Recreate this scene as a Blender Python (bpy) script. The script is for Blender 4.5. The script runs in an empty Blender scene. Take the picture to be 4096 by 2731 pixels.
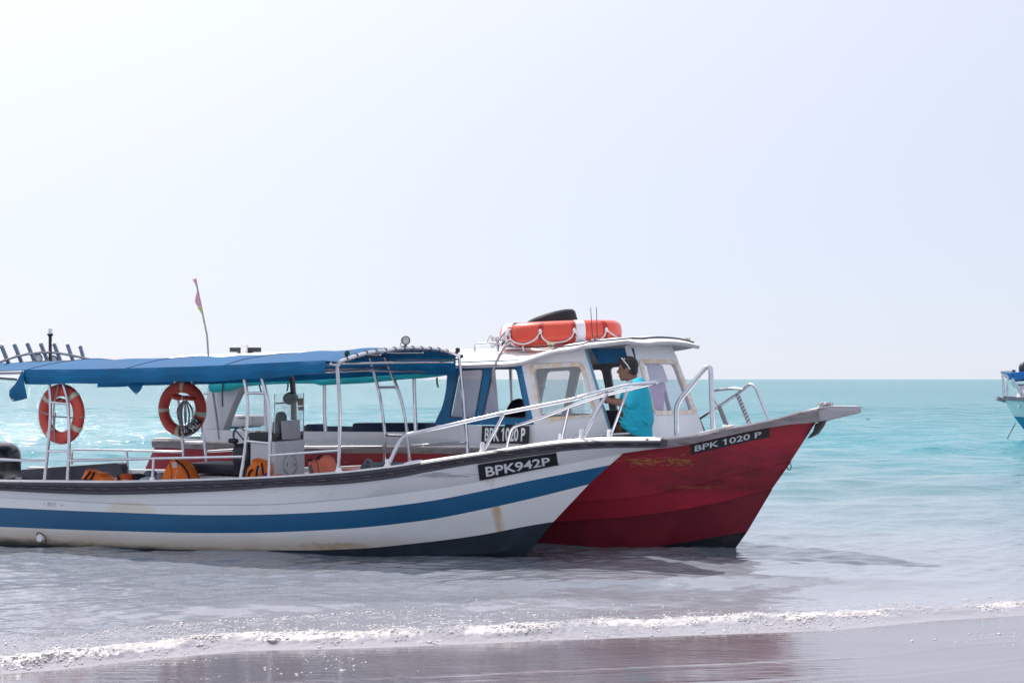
import bpy, bmesh, math, random
import numpy as np
from mathutils import Vector, Matrix
random.seed(7); rng = np.random.default_rng(7)
scn = bpy.context.scene
COL = scn.collection
R = math.radians

# ------------------------------------------------------------------ camera
CAM_H = 1.74            # eye height above the water, metres
FPX = 5689.0            # focal length in photo pixels (50 mm on 36 mm, 4096 wide)
HOR = 1516.0            # photo row of the horizon
cam = bpy.data.cameras.new('camera'); camo = bpy.data.objects.new('camera', cam); COL.objects.link(camo)
camo.location = (0, 0, CAM_H); camo.rotation_euler = (R(90), 0, 0)
cam.lens = FPX/4096*36; cam.sensor_width = 36; cam.shift_y = (HOR-1365.5)/4096
cam.clip_start = 0.1; cam.clip_end = 60000
scn.camera = camo

# ------------------------------------------------------------------ sky, sun, exposure
SUN_AZ, SUN_EL = -38.0, 57.0          # azimuth left of the view direction, elevation
world = bpy.data.worlds.new('World'); scn.world = world; world.use_nodes = True
nt = world.node_tree; nt.nodes.clear()
sky = nt.nodes.new('ShaderNodeTexSky'); sky.sky_type = 'NISHITA'; sky.sun_disc = False
sky.sun_elevation = R(SUN_EL); sky.sun_rotation = R(SUN_AZ)
sky.air_density = 1.0; sky.dust_density = 0.15; sky.ozone_density = 3.0; sky.altitude = 0
hazemix = nt.nodes.new('ShaderNodeMix'); hazemix.data_type = 'RGBA'
hazemix.inputs['Factor'].default_value = 0.86
hazemix.inputs[7].default_value = (5.75, 6.15, 7.25, 1)      # bright humid veil of thin cloud
# aureole that the humid air makes round the sun
sdir = (math.sin(R(SUN_AZ))*math.cos(R(SUN_EL)), math.cos(R(SUN_AZ))*math.cos(R(SUN_EL)), math.sin(R(SUN_EL)))
tc = nt.nodes.new('ShaderNodeTexCoord'); dp_ = nt.nodes.new('ShaderNodeVectorMath'); dp_.operation = 'DOT_PRODUCT'; dp_.inputs[1].default_value = sdir
cl_ = nt.nodes.new('ShaderNodeMath'); cl_.operation = 'MAXIMUM'; cl_.inputs[1].default_value = 0
pw_ = nt.nodes.new('ShaderNodeMath'); pw_.operation = 'POWER'; pw_.inputs[1].default_value = 3.4
au = nt.nodes.new('ShaderNodeMix'); au.data_type = 'RGBA'; au.blend_type = 'ADD'; au.inputs[0].default_value = 1.0
sc_ = nt.nodes.new('ShaderNodeVectorMath'); sc_.operation = 'SCALE'; sc_.inputs[0].default_value = (7.6, 6.5, 5.9)
bg = nt.nodes.new('ShaderNodeBackground'); bg.inputs['Strength'].default_value = 0.075
wo = nt.nodes.new('ShaderNodeOutputWorld'); lk = nt.links.new
lk(tc.outputs['Generated'], dp_.inputs[0]); lk(dp_.outputs['Value'], cl_.inputs[0]); lk(cl_.outputs[0], pw_.inputs[0]); lk(pw_.outputs[0], sc_.inputs['Scale'])
lk(sky.outputs[0], hazemix.inputs[6]); lk(hazemix.outputs[2], au.inputs[6]); lk(sc_.outputs[0], au.inputs[7]); lk(au.outputs[2], bg.inputs[0]); lk(bg.outputs[0], wo.inputs[0])
sl = bpy.data.lights.new('sun', 'SUN'); so = bpy.data.objects.new('sun', sl); COL.objects.link(so)
sl.energy = 3.2; sl.angle = R(0.6); sl.color = (1.0, 0.95, 0.90)
sd = Vector((math.sin(R(SUN_AZ))*math.cos(R(SUN_EL)), math.cos(R(SUN_AZ))*math.cos(R(SUN_EL)), math.sin(R(SUN_EL))))
so.rotation_euler = sd.to_track_quat('Z', 'Y').to_euler(); so.location = (0, 0, 30)
scn.view_settings.view_transform = 'Standard'; scn.view_settings.look = 'None'
scn.view_settings.exposure = 0.78; scn.view_settings.gamma = 1.0; scn.view_settings.use_curve_mapping = False

# ------------------------------------------------------------------ pixels to directions
REG = {'R1': (0, 1100, 2.6133), 'R2': (0, 1600, 2.34), 'R3': (800, 1300, 2.6133), 'R4': (1600, 1200, 3.336),
       'R5': (1700, 1400, 3.137), 'R6': (2200, 1200, 2.613), 'R7': (2500, 1400, 1.96), 'R8': (3900, 1400, 3.918),
       'Q1': (1700, 1700, 2.352), 'Q2': (0, 2050, 1.68), 'Q3': (1400, 2050, 1.68), 'Q4': (2696, 2050, 1.68),
       'Q5': (2400, 1380, 3.92), 'Q6': (900, 1500, 3.485), 'Q7': (1100, 1650, 4.704), 'Q8': (1950, 1200, 2.6133),
       'P': (0, 0, 1.0)}
def q(reg, *xy):
    """points measured in one enlarged view of the photograph -> photo pixels"""
    x0, y0, k = REG[reg]
    pts = [(x0+xy[i]/k, y0+xy[i+1]/k) for i in range(0, len(xy), 2)]
    return pts[0] if len(pts) == 1 else pts
def ray(p): return Vector(((p[0]-2048)/FPX, 1.0, -(p[1]-HOR)/FPX))
CAMP = Vector((0, 0, CAM_H))
def at_z(p, z=0.0):
    d = ray(p); return CAMP + d*((z-CAM_H)/d.z)
def at_d(p, depth): return CAMP + ray(p)*depth
def pix(w): return (2048+FPX*w[0]/w[1], HOR-FPX*(w[2]-CAM_H)/w[1])

class Frame:
    """a boat's own axes: s forward, t to the far side, z up"""
    def __init__(self, O, yaw):
        self.O = Vector(O); c, s = math.cos(R(yaw)), math.sin(R(yaw))
        self.h = Vector((c, -s, 0)); self.n = Vector((s, c, 0)); self.yaw = yaw
    def w(self, s, t, z): return self.O + self.h*s + self.n*t + Vector((0, 0, z))
    def loc(self, w):
        d = Vector(w)-self.O; return (d.dot(self.h), d.dot(self.n), d.z)
    def at(self, p, t=0.0):
        """where the sight line through p meets the boat's fore-and-aft plane at offset t (number or function of s)"""
        d = ray(p); tt = t(0.0) if callable(t) else t
        for _ in range(12 if callable(t) else 1):
            k = (tt - (CAMP-self.O).dot(self.n))/d.dot(self.n); w = CAMP + d*k
            if callable(t): tt = t((w-self.O).dot(self.h))
        return w
    def at_s(self, p, s):
        """where the sight line through p meets the athwartships plane at station s"""
        d = ray(p); k = (s - (CAMP-self.O).dot(self.h))/d.dot(self.h); return CAMP + d*k
    def ats(self, pts, t=0.0): return [self.at(p, t) for p in pts]
    def sz(self, p, t=0.0):
        l = self.loc(self.at(p, t)); return (l[0], l[2])

# ------------------------------------------------------------------ materials
MATS = {}
def lin(c):
    if isinstance(c, str):
        c = [int(c[i:i+2], 16)/255 for i in (0, 2, 4)]
        c = [x/12.92 if x < .04045 else ((x+.055)/1.055)**2.4 for x in c]
    return (c[0], c[1], c[2], 1)
def mat(name, col, rough=.5, metal=0.0, var=.12, scale=6.0, bump=0.0, bscale=60.0, col2=None, thr=.55, soft=.12,
        coat=0.0, spec=.5, alpha=1.0, trans=0.0, stretch=(1, 1, 1), scale2=None, tl=0.0):
    """procedural paint / cloth / metal: base colour with uneven tone, optional second colour in patches, fine relief"""
    if name in MATS: return MATS[name]
    m = bpy.data.materials.new(name); m.use_nodes = True; MATS[name] = m
    t = m.node_tree; b = t.nodes['Principled BSDF']; L = t.links.new
    g = t.nodes.new('ShaderNodeNewGeometry')
    mp = t.nodes.new('ShaderNodeMapping'); mp.inputs['Scale'].default_value = stretch; L(g.outputs['Position'], mp.inputs[0])
    n = t.nodes.new('ShaderNodeTexNoise'); n.inputs['Scale'].default_value = scale; n.inputs['Detail'].default_value = 6; n.inputs['Roughness'].default_value = .6
    L(mp.outputs[0], n.inputs['Vector'])
    mr = t.nodes.new('ShaderNodeMapRange'); mr.inputs[1].default_value = .3; mr.inputs[2].default_value = .7
    mr.inputs[3].default_value = 1-var; mr.inputs[4].default_value = 1+var; L(n.outputs[0], mr.inputs[0])
    hs = t.nodes.new('ShaderNodeHueSaturation'); hs.inputs['Color'].default_value = lin(col); L(mr.outputs[0], hs.inputs['Value'])
    out = hs.outputs[0]
    if col2 is not None:
        n2 = t.nodes.new('ShaderNodeTexNoise'); n2.inputs['Scale'].default_value = scale2 or scale*.7; n2.inputs['Detail'].default_value = 8
        n2.inputs['Roughness'].default_value = .65; n2.noise_dimensions = '4D'; n2.inputs['W'].default_value = 3.7; L(mp.outputs[0], n2.inputs['Vector'])
        m2 = t.nodes.new('ShaderNodeMapRange'); m2.inputs[1].default_value = thr; m2.inputs[2].default_value = thr+soft; L(n2.outputs[0], m2.inputs[0])
        mx = t.nodes.new('ShaderNodeMix'); mx.data_type = 'RGBA'; L(m2.outputs[0], mx.inputs[0]); L(out, mx.inputs[6]); mx.inputs[7].default_value = lin(col2)
        out = mx.outputs[2]
    L(out, b.inputs['Base Color'])
    m3 = t.nodes.new('ShaderNodeMapRange'); m3.inputs[3].default_value = max(.02, rough*.8); m3.inputs[4].default_value = min(1, rough*1.25); L(n.outputs[0], m3.inputs[0]); L(m3.outputs[0], b.inputs['Roughness'])
    b.inputs['Metallic'].default_value = metal; b.inputs['Coat Weight'].default_value = coat; b.inputs['Specular IOR Level'].default_value = spec
    b.inputs['Transmission Weight'].default_value = trans; b.inputs['Alpha'].default_value = alpha
    if bump:
        nb = t.nodes.new('ShaderNodeTexNoise'); nb.inputs['Scale'].default_value = bscale; nb.inputs['Detail'].default_value = 4; L(mp.outputs[0], nb.inputs['Vector'])
        bp = t.nodes.new('ShaderNodeBump'); bp.inputs['Strength'].default_value = bump; bp.inputs['Distance'].default_value = .02; L(nb.outputs[0], bp.inputs['Height']); L(bp.outputs[0], b.inputs['Normal'])
    if tl:   # cloth that lets some light through
        td = t.nodes.new('ShaderNodeBsdfTranslucent'); L(out, td.inputs[0]); ms = t.nodes.new('ShaderNodeMixShader'); ms.inputs[0].default_value = tl
        o = t.nodes['Material Output']; L(b.outputs[0], ms.inputs[1]); L(td.outputs[0], ms.inputs[2]); L(ms.outputs[0], o.inputs[0])
    return m
def glass(name, tint, opacity, rough=.03):
    """thin clear sheet: mostly lets the view through, with a tint and a surface sheen"""
    if name in MATS: return MATS[name]
    m = bpy.data.materials.new(name); m.use_nodes = True; MATS[name] = m; t = m.node_tree; L = t.links.new
    b = t.nodes['Principled BSDF']; b.inputs['Base Color'].default_value = lin(tint); b.inputs['Roughness'].default_value = rough
    tr = t.nodes.new('ShaderNodeBsdfTransparent'); ms = t.nodes.new('ShaderNodeMixShader')
    n = t.nodes.new('ShaderNodeTexNoise'); n.inputs['Scale'].default_value = 5; n.inputs['Detail'].default_value = 6
    g = t.nodes.new('ShaderNodeNewGeometry'); L(g.outputs['Position'], n.inputs['Vector'])
    mr = t.nodes.new('ShaderNodeMapRange'); mr.inputs[3].default_value = opacity*.75; mr.inputs[4].default_value = min(1, opacity*1.25); L(n.outputs[0], mr.inputs[0])
    L(mr.outputs[0], ms.inputs[0]); L(tr.outputs[0], ms.inputs[1]); L(b.outputs[0], ms.inputs[2]); L(ms.outputs[0], t.nodes['Material Output'].inputs[0])
    return m

# ------------------------------------------------------------------ mesh building
WORLDLOC = {}
def loc_of(o): return WORLDLOC.get(o.name, Vector((0, 0, 0))) if o else Vector((0, 0, 0))
def empty(name, loc, label=None, cat=None, group=None):
    o = bpy.data.objects.new(name, None); COL.objects.link(o); o.location = loc; o.empty_display_size = .3
    WORLDLOC[o.name] = Vector(loc); return tag(o, label, cat, group)
def tag(o, label=None, cat=None, group=None, kind=None):
    if label: o['label'] = label
    if cat: o['category'] = cat
    if group: o['group'] = group
    if kind: o['kind'] = kind
    return o
def fillet(pts, r, n=5, closed=False):
    pts = [Vector(p) for p in pts]; N = len(pts); out = []
    for i, p in enumerate(pts):
        if not closed and i in (0, N-1): out.append(p); continue
        a = pts[(i-1) % N]-p; b = pts[(i+1) % N]-p; la, lb = a.length, b.length
        k = min(r, la*.48, lb*.48); A = p+a*(k/la); B = p+b*(k/lb)
        for j in range(n+1):
            u = j/n; out.append(A*(1-u)**2 + p*(2*u*(1-u)) + B*u*u)
    return out
def spline(pts, n=8, closed=False):
    P = [Vector(p) for p in pts]; N = len(P); out = []
    g = lambda i: P[i % N] if closed else P[max(0, min(N-1, i))]
    for i in range(N if closed else N-1):
        a, b, c, d = g(i-1), g(i), g(i+1), g(i+2)
        for j in range(n):
            u = j/n; out.append(.5*((2*b)+(c-a)*u+(2*a-5*b+4*c-d)*u*u+(3*b-a-3*c+d)*u**3))
    if not closed: out.append(P[-1])
    return out
class MB:
    def __init__(self): self.v = []; self.f = []; self.m = []
    def add(self, vs, fs, mi=0):
        o = len(self.v); self.v += [tuple(x) for x in vs]; self.f += [tuple(i+o for i in f) for f in fs]; self.m += [mi]*len(fs); return self
    def tube(self, pts, r, n=9, closed=False, mi=0, caps=True):
        P = [Vector(p) for p in pts]; Q = [P[0]]
        for p in P[1:]:
            if (p-Q[-1]).length > 1e-5: Q.append(p)
        P = Q; N = len(P)
        if closed and (P[0]-P[-1]).length < 1e-5: P.pop(); N -= 1
        rr = r if hasattr(r, '__len__') else [r]*N
        T = []
        for i in range(N):
            a = P[(i-1) % N] if (closed or i > 0) else P[0]; b = P[(i+1) % N] if (closed or i < N-1) else P[-1]
            T.append((b-a).normalized())
        up = Vector((0, 0, 1)) if abs(T[0].z) < .9 else Vector((1, 0, 0))
        u = T[0].cross(up).normalized(); vs = []
        for i in range(N):
            if i: u = (u - T[i]*u.dot(T[i])).normalized()
            w = T[i].cross(u)
            for k in range(n):
                a = 2*math.pi*k/n; vs.append(P[i]+(u*math.cos(a)+w*math.sin(a))*rr[i])
        fs = []
        for i in range(N if closed else N-1):
            j = (i+1) % N
            for k in range(n): fs.append((i*n+k, i*n+(k+1) % n, j*n+(k+1) % n, j*n+k))
        if not closed and caps: fs += [tuple(range(n-1, -1, -1)), tuple((N-1)*n+k for k in range(n))]
        return self.add(vs, fs, mi)
    def strip(self, rows, closed=False, mi=0, ring=False):
        n = len(rows[0]); vs = [p for r in rows for p in r]; fs = []
        for i in range(len(rows) if ring else len(rows)-1):
            i2 = (i+1) % len(rows)
            for k in range(n if closed else n-1): fs.append((i*n+k, i*n+(k+1) % n, i2*n+(k+1) % n, i2*n+k))
        return self.add(vs, fs, mi)
    def box(self, c, half, ax=None, mi=0):
        ax = ax or (Vector((1, 0, 0)), Vector((0, 1, 0)), Vector((0, 0, 1))); c = Vector(c); vs = []
        for k in range(8):
            vs.append(c+ax[0]*half[0]*(1 if k & 1 else -1)+ax[1]*half[1]*(1 if k & 2 else -1)+ax[2]*half[2]*(1 if k & 4 else -1))
        return self.add(vs, [(0, 2, 3, 1), (4, 5, 7, 6), (0, 1, 5, 4), (2, 6, 7, 3), (0, 4, 6, 2), (1, 3, 7, 5)], mi)
    def prism(self, poly, off, mi=0):
        n = len(poly); off = Vector(off); vs = [Vector(p) for p in poly]+[Vector(p)+off for p in poly]
        return self.add(vs, [tuple(range(n-1, -1, -1)), tuple(range(n, 2*n))]+[(k, (k+1) % n, n+(k+1) % n, n+k) for k in range(n)], mi)
    def ell(self, c, rad, ax=None, n=16, m=10, mi=0, e=1.0):
        ax = ax or (Vector((1, 0, 0)), Vector((0, 1, 0)), Vector((0, 0, 1))); c = Vector(c); vs = []; sg = lambda x: math.copysign(abs(x)**e, x)
        for i in range(m+1):
            th = math.pi*i/m
            for k in range(n):
                ph = 2*math.pi*k/n
                vs.append(c+ax[0]*rad[0]*sg(math.sin(th))*sg(math.cos(ph))+ax[1]*rad[1]*sg(math.sin(th))*sg(math.sin(ph))+ax[2]*rad[2]*sg(math.cos(th)))
        fs = [(i*n+k, (i+1)*n+k, (i+1)*n+(k+1) % n, i*n+(k+1) % n) for i in range(m) for k in range(n)]
        return self.add(vs, fs, mi)
    def lathe(self, prof, c, ax, n=24, mi=0, closed=False):
        a, b, z = ax; c = Vector(c); rows = []
        for (r, h) in prof: rows.append([c+(a*math.cos(2*math.pi*k/n)+b*math.sin(2*math.pi*k/n))*r+z*h for k in range(n)])
        return self.strip(rows, True, mi, ring=closed)
    def holes(self, outer, inners, off, mi=0):
        """flat panel with real openings, given thickness off"""
        bm = bmesh.new(); ed = []
        for lp in [outer]+list(inners):
            vs = [bm.verts.new(p) for p in lp]
            ed += [bm.edges.new((vs[i], vs[(i+1) % len(vs)])) for i in range(len(vs))]
        nrm = (Vector(outer[1])-Vector(outer[0])).cross(Vector(outer[2])-Vector(outer[0])).normalized()
        bmesh.ops.triangle_fill(bm, edges=ed, use_beauty=True, normal=nrm)
        r = bmesh.ops.extrude_face_region(bm, geom=bm.faces[:])
        bmesh.ops.translate(bm, verts=[x for x in r['geom'] if isinstance(x, bmesh.types.BMVert)], vec=Vector(off))
        bmesh.ops.recalc_face_normals(bm, faces=bm.faces[:]); bm.verts.index_update()
        self.add([v.co.copy() for v in bm.verts], [tuple(v.index for v in f.verts) for f in bm.faces], mi); bm.free(); return self
    def build(self, name, mats, parent=None, smooth=40, label=None, bevel=0, recalc=True):
        me = bpy.data.meshes.new(name); V = np.array(self.v, dtype=float); c = (V.max(0)+V.min(0))/2
        if parent is None: c[2] = V[:, 2].min()
        me.from_pydata([tuple(x) for x in V-c], [], self.f)
        mats = mats if isinstance(mats, (list, tuple)) else [mats]
        for m in mats: me.materials.append(m)
        if len(mats) > 1: me.polygons.foreach_set('material_index', self.m)
        bm = bmesh.new(); bm.from_mesh(me); bmesh.ops.remove_doubles(bm, verts=bm.verts[:], dist=1e-5)
        if recalc: bmesh.ops.recalc_face_normals(bm, faces=bm.faces[:])
        if bevel:
            es = [e for e in bm.edges if len(e.link_faces) == 2 and e.calc_face_angle(0) > R(30)]
            bmesh.ops.bevel(bm, geom=es, offset=bevel, segments=2, affect='EDGES', profile=.6)
        bm.to_mesh(me); bm.free()
        if smooth:
            me.polygons.foreach_set('use_smooth', [True]*len(me.polygons))
            me.set_sharp_from_angle(angle=R(smooth))
        o = bpy.data.objects.new(name, me); COL.objects.link(o); W = Vector(c); WORLDLOC[o.name] = W
        o.location = W-loc_of(parent)
        if parent: o.parent = parent
        if label: o['label'] = label
        return o
def tube(name, pts, r, m, parent, n=9, fil=0.0, spl=0, closed=False, label=None):
    if fil: pts = fillet(pts, fil, closed=closed)
    if spl: pts = spline(pts, spl, closed)
    return MB().tube(pts, r, n, closed).build(name, m, parent, label=label)
def interp(tr, x):
    xs = [p[0] for p in tr]; ys = [p[1] for p in tr]; return float(np.interp(x, xs, ys))
def smooth_trace(tr, n=60):
    """monotone smooth curve through traced points"""
    tr = sorted(tr); x = np.array([p[0] for p in tr]); y = np.array([p[1] for p in tr]); h = np.diff(x); d = np.diff(y)/h
    m = np.zeros(len(x)); m[0] = d[0]; m[-1] = d[-1]
    for i in range(1, len(x)-1): m[i] = 0 if d[i-1]*d[i] <= 0 else 2*d[i-1]*d[i]/(d[i-1]+d[i])
    out = []
    for i in range(len(h)):
        for u in np.linspace(0, 1, n, endpoint=False):
            out.append((x[i]+u*h[i], (2*u**3-3*u**2+1)*y[i]+(u**3-2*u**2+u)*h[i]*m[i]+(-2*u**3+3*u**2)*y[i+1]+(u**3-u**2)*h[i]*m[i+1]))
    out.append((x[-1], y[-1])); return out
# ------------------------------------------------------------------ hull lines
class Line:
    """one fore-and-aft line of a hull: plan shape b(s), height from the traced photo line on the near side"""
    def __init__(self, F, trace, bow, B, L, pw=2.2, b0=0.0, stern=-7.0, zshift=0.0):
        self.F = F; self.tr = smooth_trace(trace); self.bow = F.sz(bow)[0]; self.zb = F.sz(bow)[1]
        self.B, self.L, self.pw, self.b0, self.stern = B, L, pw, b0, stern; self.x0 = self.tr[0][0]; self.zs = zshift
        s = self.bow; 
        while s > stern and self._px(s) > self.x0+1: s -= .02
        self.slim = s; self.zlim = self._z(s)
    def b(self, s):
        u = min(max((self.bow-s)/self.L, 0), 1); return self.b0+(self.B-self.b0)*(1-(1-u)**self.pw)
    def _px(self, s):
        w = self.F.w(s, -self.b(s), 0); return 2048+FPX*w.x/w.y
    def _z(self, s):
        w = self.F.w(s, -self.b(s), 0); y = interp(self.tr, 2048+FPX*w.x/w.y); return CAM_H-(y-HOR)*w.y/FPX
    def z(self, s): return (self._z(s) if s >= self.slim else self.zlim)+self.zs
    def at(self, s, side=-1, out=0.0, dz=0.0): return self.F.w(s, side*(self.b(s)+out), self.z(s)+dz)
    def row(self, side, n=70, out=0.0, dz=0.0, stern=None):
        st = self.stern if stern is None else stern
        return [self.at(self.bow+(st-self.bow)*(i/n)**1.15, side, out, dz) for i in range(n+1)]
    def s_at(self, px):
        lo, hi = self.stern, self.bow
        for _ in range(50):
            mid = (lo+hi)/2
            if self._px(mid) < px: lo = mid
            else: hi = mid
        return (lo+hi)/2
def below(line, frac, z):
    rows = []
    for side in (-1, 1): rows.append([line.F.w(line.bow+(line.stern-line.bow)*(i/70)**1.15 - (.45 if i == 0 else .0), side*line.b(line.bow+(line.stern-line.bow)*(i/70)**1.15)*frac, z) for i in range(71)])
    return rows

# ------------------------------------------------------------------ front boat frame and lines
FA = Frame((0.133, 13.98, 0), 22.0); ST1 = -6.9
B1 = 1.0
L_cap = Line(FA, q('R2', 0, 765, 400, 770, 1000, 775, 1500, 765)+q('P', 1000, 1916, 1351, 1894, 1600, 1866, 1700, 1849, 1913, 1817, 2125, 1785, 2295, 1768, 2465, 1763, 2657, 1762), (2657, 1762), B1, 4.9, 2.1, .09, ST1)
L_rub = Line(FA, q('P', 0, 1961, 214, 1972, 427, 1978, 641, 1974, 855, 1965, 1000, 1957, 1100, 1949, 1351, 1937, 1600, 1909, 1700, 1889, 1913, 1853, 2125, 1821, 2295, 1800, 2465, 1791, 2657, 1790), (2657, 1790), B1-.012, 4.9, 2.1, .075, ST1)
L_seam = Line(FA, q('P', 0, 1989, 214, 2000, 427, 2012, 641, 2019, 1000, 2019, 1350, 1999, 1700, 1959, 1913, 1925, 2125, 1883, 2295, 1849, 2487, 1815), (2487, 1815), .965, 4.5, 2.1, .0, ST1)
L_bt = Line(FA, q('P', 0, 2029, 427, 2047, 855, 2059, 1000, 2058, 1350, 2044, 1700, 2006, 1913, 1966, 2125, 1921, 2440, 1859), (2440, 1859), .95, 4.5, 2.1, .0, ST1)
L_bb = Line(FA, q('P', 0, 2106, 427, 2122, 855, 2131, 1000, 2130, 1350, 2116, 1700, 2080, 1913, 2040, 2125, 1993, 2355, 1936), (2355, 1936), .93, 4.4, 2.1, .0, ST1)
L_boot = Line(FA, q('P', 0, 2176, 500, 2190, 833, 2200, 1200, 2200, 1400, 2195, 1700, 2168, 1913, 2140, 2125, 2100, 2214, 2086), (2214, 2086), .90, 4.3, 2.1, .0, ST1)
L_ch = Line(FA, q('P', 0, 2200, 1200, 2226, 1700, 2218, 1960, 2213, 2130, 2165, 2158, 2155), (2158, 2155), .87, 4.2, 2.1, .0, ST1)
L_wl = Line(FA, q('P', 0, 2230, 1000, 2245, 1700, 2245, 2102, 2224), (2102, 2224), .80, 4.2, 2.0, .0, ST1)

# ------------------------------------------------------------------ red boat frame and lines
FB = Frame((2.31, 14.72, 0), 33.0); ST2 = -7.45
B2 = 1.05
M_top = Line(FB, q('P', 600, 1760, 645, 1759, 800, 1767, 1221, 1784, 1680, 1790, 1923, 1791, 2150, 1787, 2400, 1775, 2658, 1757, 2745, 1749, 2898, 1716, 3087, 1678, 3214, 1645, 3337, 1624), (3337, 1624), B2, 5.2, 2.8, .07, ST2)
M_rail = Line(FB, q('P', 600, 1786, 800, 1794, 1221, 1809, 1680, 1811, 1923, 1813, 2150, 1811, 2400, 1803, 2658, 1790, 2745, 1780, 2898, 1747, 3087, 1709, 3214, 1691, 3260, 1689), (3260, 1689), B2-.02, 5.1, 2.8, .02, ST2)
M_seam = Line(FB, q('P', 600, 1990, 1700, 2040, 2227, 2010, 2500, 1992, 2730, 1951, 3010, 1880, 3163, 1844), (3163, 1844), .98, 4.8, 2.7, 0, ST2-.45)
M_dark = Line(FB, q('P', 600, 2060, 1700, 2110, 2227, 2085, 2500, 2068, 2786, 2027, 3087, 1956), (3087, 1956), .95, 4.7, 2.6, 0, ST2-.6)
M_blk = Line(FB, q('P', 600, 2150, 1700, 2200, 2227, 2205, 2500, 2196, 2668, 2178, 2832, 2152, 2990, 2124), (2990, 2124), .88, 4.6, 2.4, 0, ST2-.7)
M_wl = Line(FB, q('P', 600, 2200, 1700, 2230, 2500, 2215, 2939, 2196), (2939, 2196), .80, 4.5, 2.2, 0, ST2-.75)

# ------------------------------------------------------------------ wet sand and sea
def wave_field(X, Y, comps):
    Z = np.zeros_like(X)
    for (k, ang, amp, ph) in comps: Z += amp*np.sin(k*(X*math.sin(ang)+Y*math.cos(ang))+ph)
    return Z
def waveset(n, l0, l1, steep, spread, seed):
    r = np.random.default_rng(seed); out = []
    for i in range(n):
        lam = l0*(l1/l0)**r.random(); ang = r.normal(0, spread)-.28
        out.append((2*math.pi/lam, ang, steep*lam*(.5+r.random()), r.random()*6.28))
    return out
W_CHOP = waveset(26, .5, 1.9, .0042, .5, 1); W_RIP = waveset(34, .13, .5, .0042, .75, 2); W_SWELL = waveset(12, 2.2, 6.0, .0024, .35, 3)
# the edge of the wash on the sand, read from the photograph and laid on the flat shore
SHORE = [at_z(p, 0.0) for p in [(-1500, 2790), (-700, 2745), (-300, 2712), (0, 2690), (260, 2672), (520, 2640), (975, 2598), (1480, 2586), (2090, 2560), (2610, 2540), (3050, 2525), (3340, 2515), (3760, 2475), (4096, 2455), (4700, 2420), (5600, 2380), (8000, 2300)]]
SHX = np.array([p.x for p in SHORE]); SHY = np.array([p.y for p in SHORE])
def shore_y(X): return np.interp(X, SHX, SHY)
def grid_mesh(name, X, Y, Z, m, attrs=None):
    nr, nc = X.shape; me = bpy.data.meshes.new(name); V = np.stack([X, Y, Z], -1).reshape(-1, 3)
    i = np.arange(nr*nc).reshape(nr, nc); F = np.stack([i[:-1, :-1], i[:-1, 1:], i[1:, 1:], i[1:, :-1]], -1).reshape(-1, 4)
    me.vertices.add(len(V)); me.vertices.foreach_set('co', V.ravel()); me.loops.add(F.size); me.loops.foreach_set('vertex_index', F.ravel().astype(np.int32))
    me.polygons.add(len(F)); me.polygons.foreach_set('loop_start', np.arange(0, F.size, 4, dtype=np.int32)); me.polygons.foreach_set('loop_total', np.full(len(F), 4, dtype=np.int32))
    me.polygons.foreach_set('use_smooth', np.ones(len(F), dtype=bool)); me.update()
    for k, a in (attrs or {}).items():
        at = me.attributes.new(k, 'FLOAT', 'POINT'); at.data.foreach_set('value', a.ravel().astype(np.float32))
    me.materials.append(m); o = bpy.data.objects.new(name, me); COL.objects.link(o); return o
def vnoise(X, Y, seed=0):
    """smooth lattice noise 0..1"""
    r = np.random.default_rng(seed); T = r.random((256, 256)); xi = np.floor(X).astype(int); yi = np.floor(Y).astype(int); fx = X-xi; fy = Y-yi
    fx = fx*fx*(3-2*fx); fy = fy*fy*(3-2*fy); g = lambda a, b: T[a % 256, b % 256]
    return (g(xi, yi)*(1-fx)+g(xi+1, yi)*fx)*(1-fy)+(g(xi, yi+1)*(1-fx)+g(xi+1, yi+1)*fx)*fy

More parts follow.
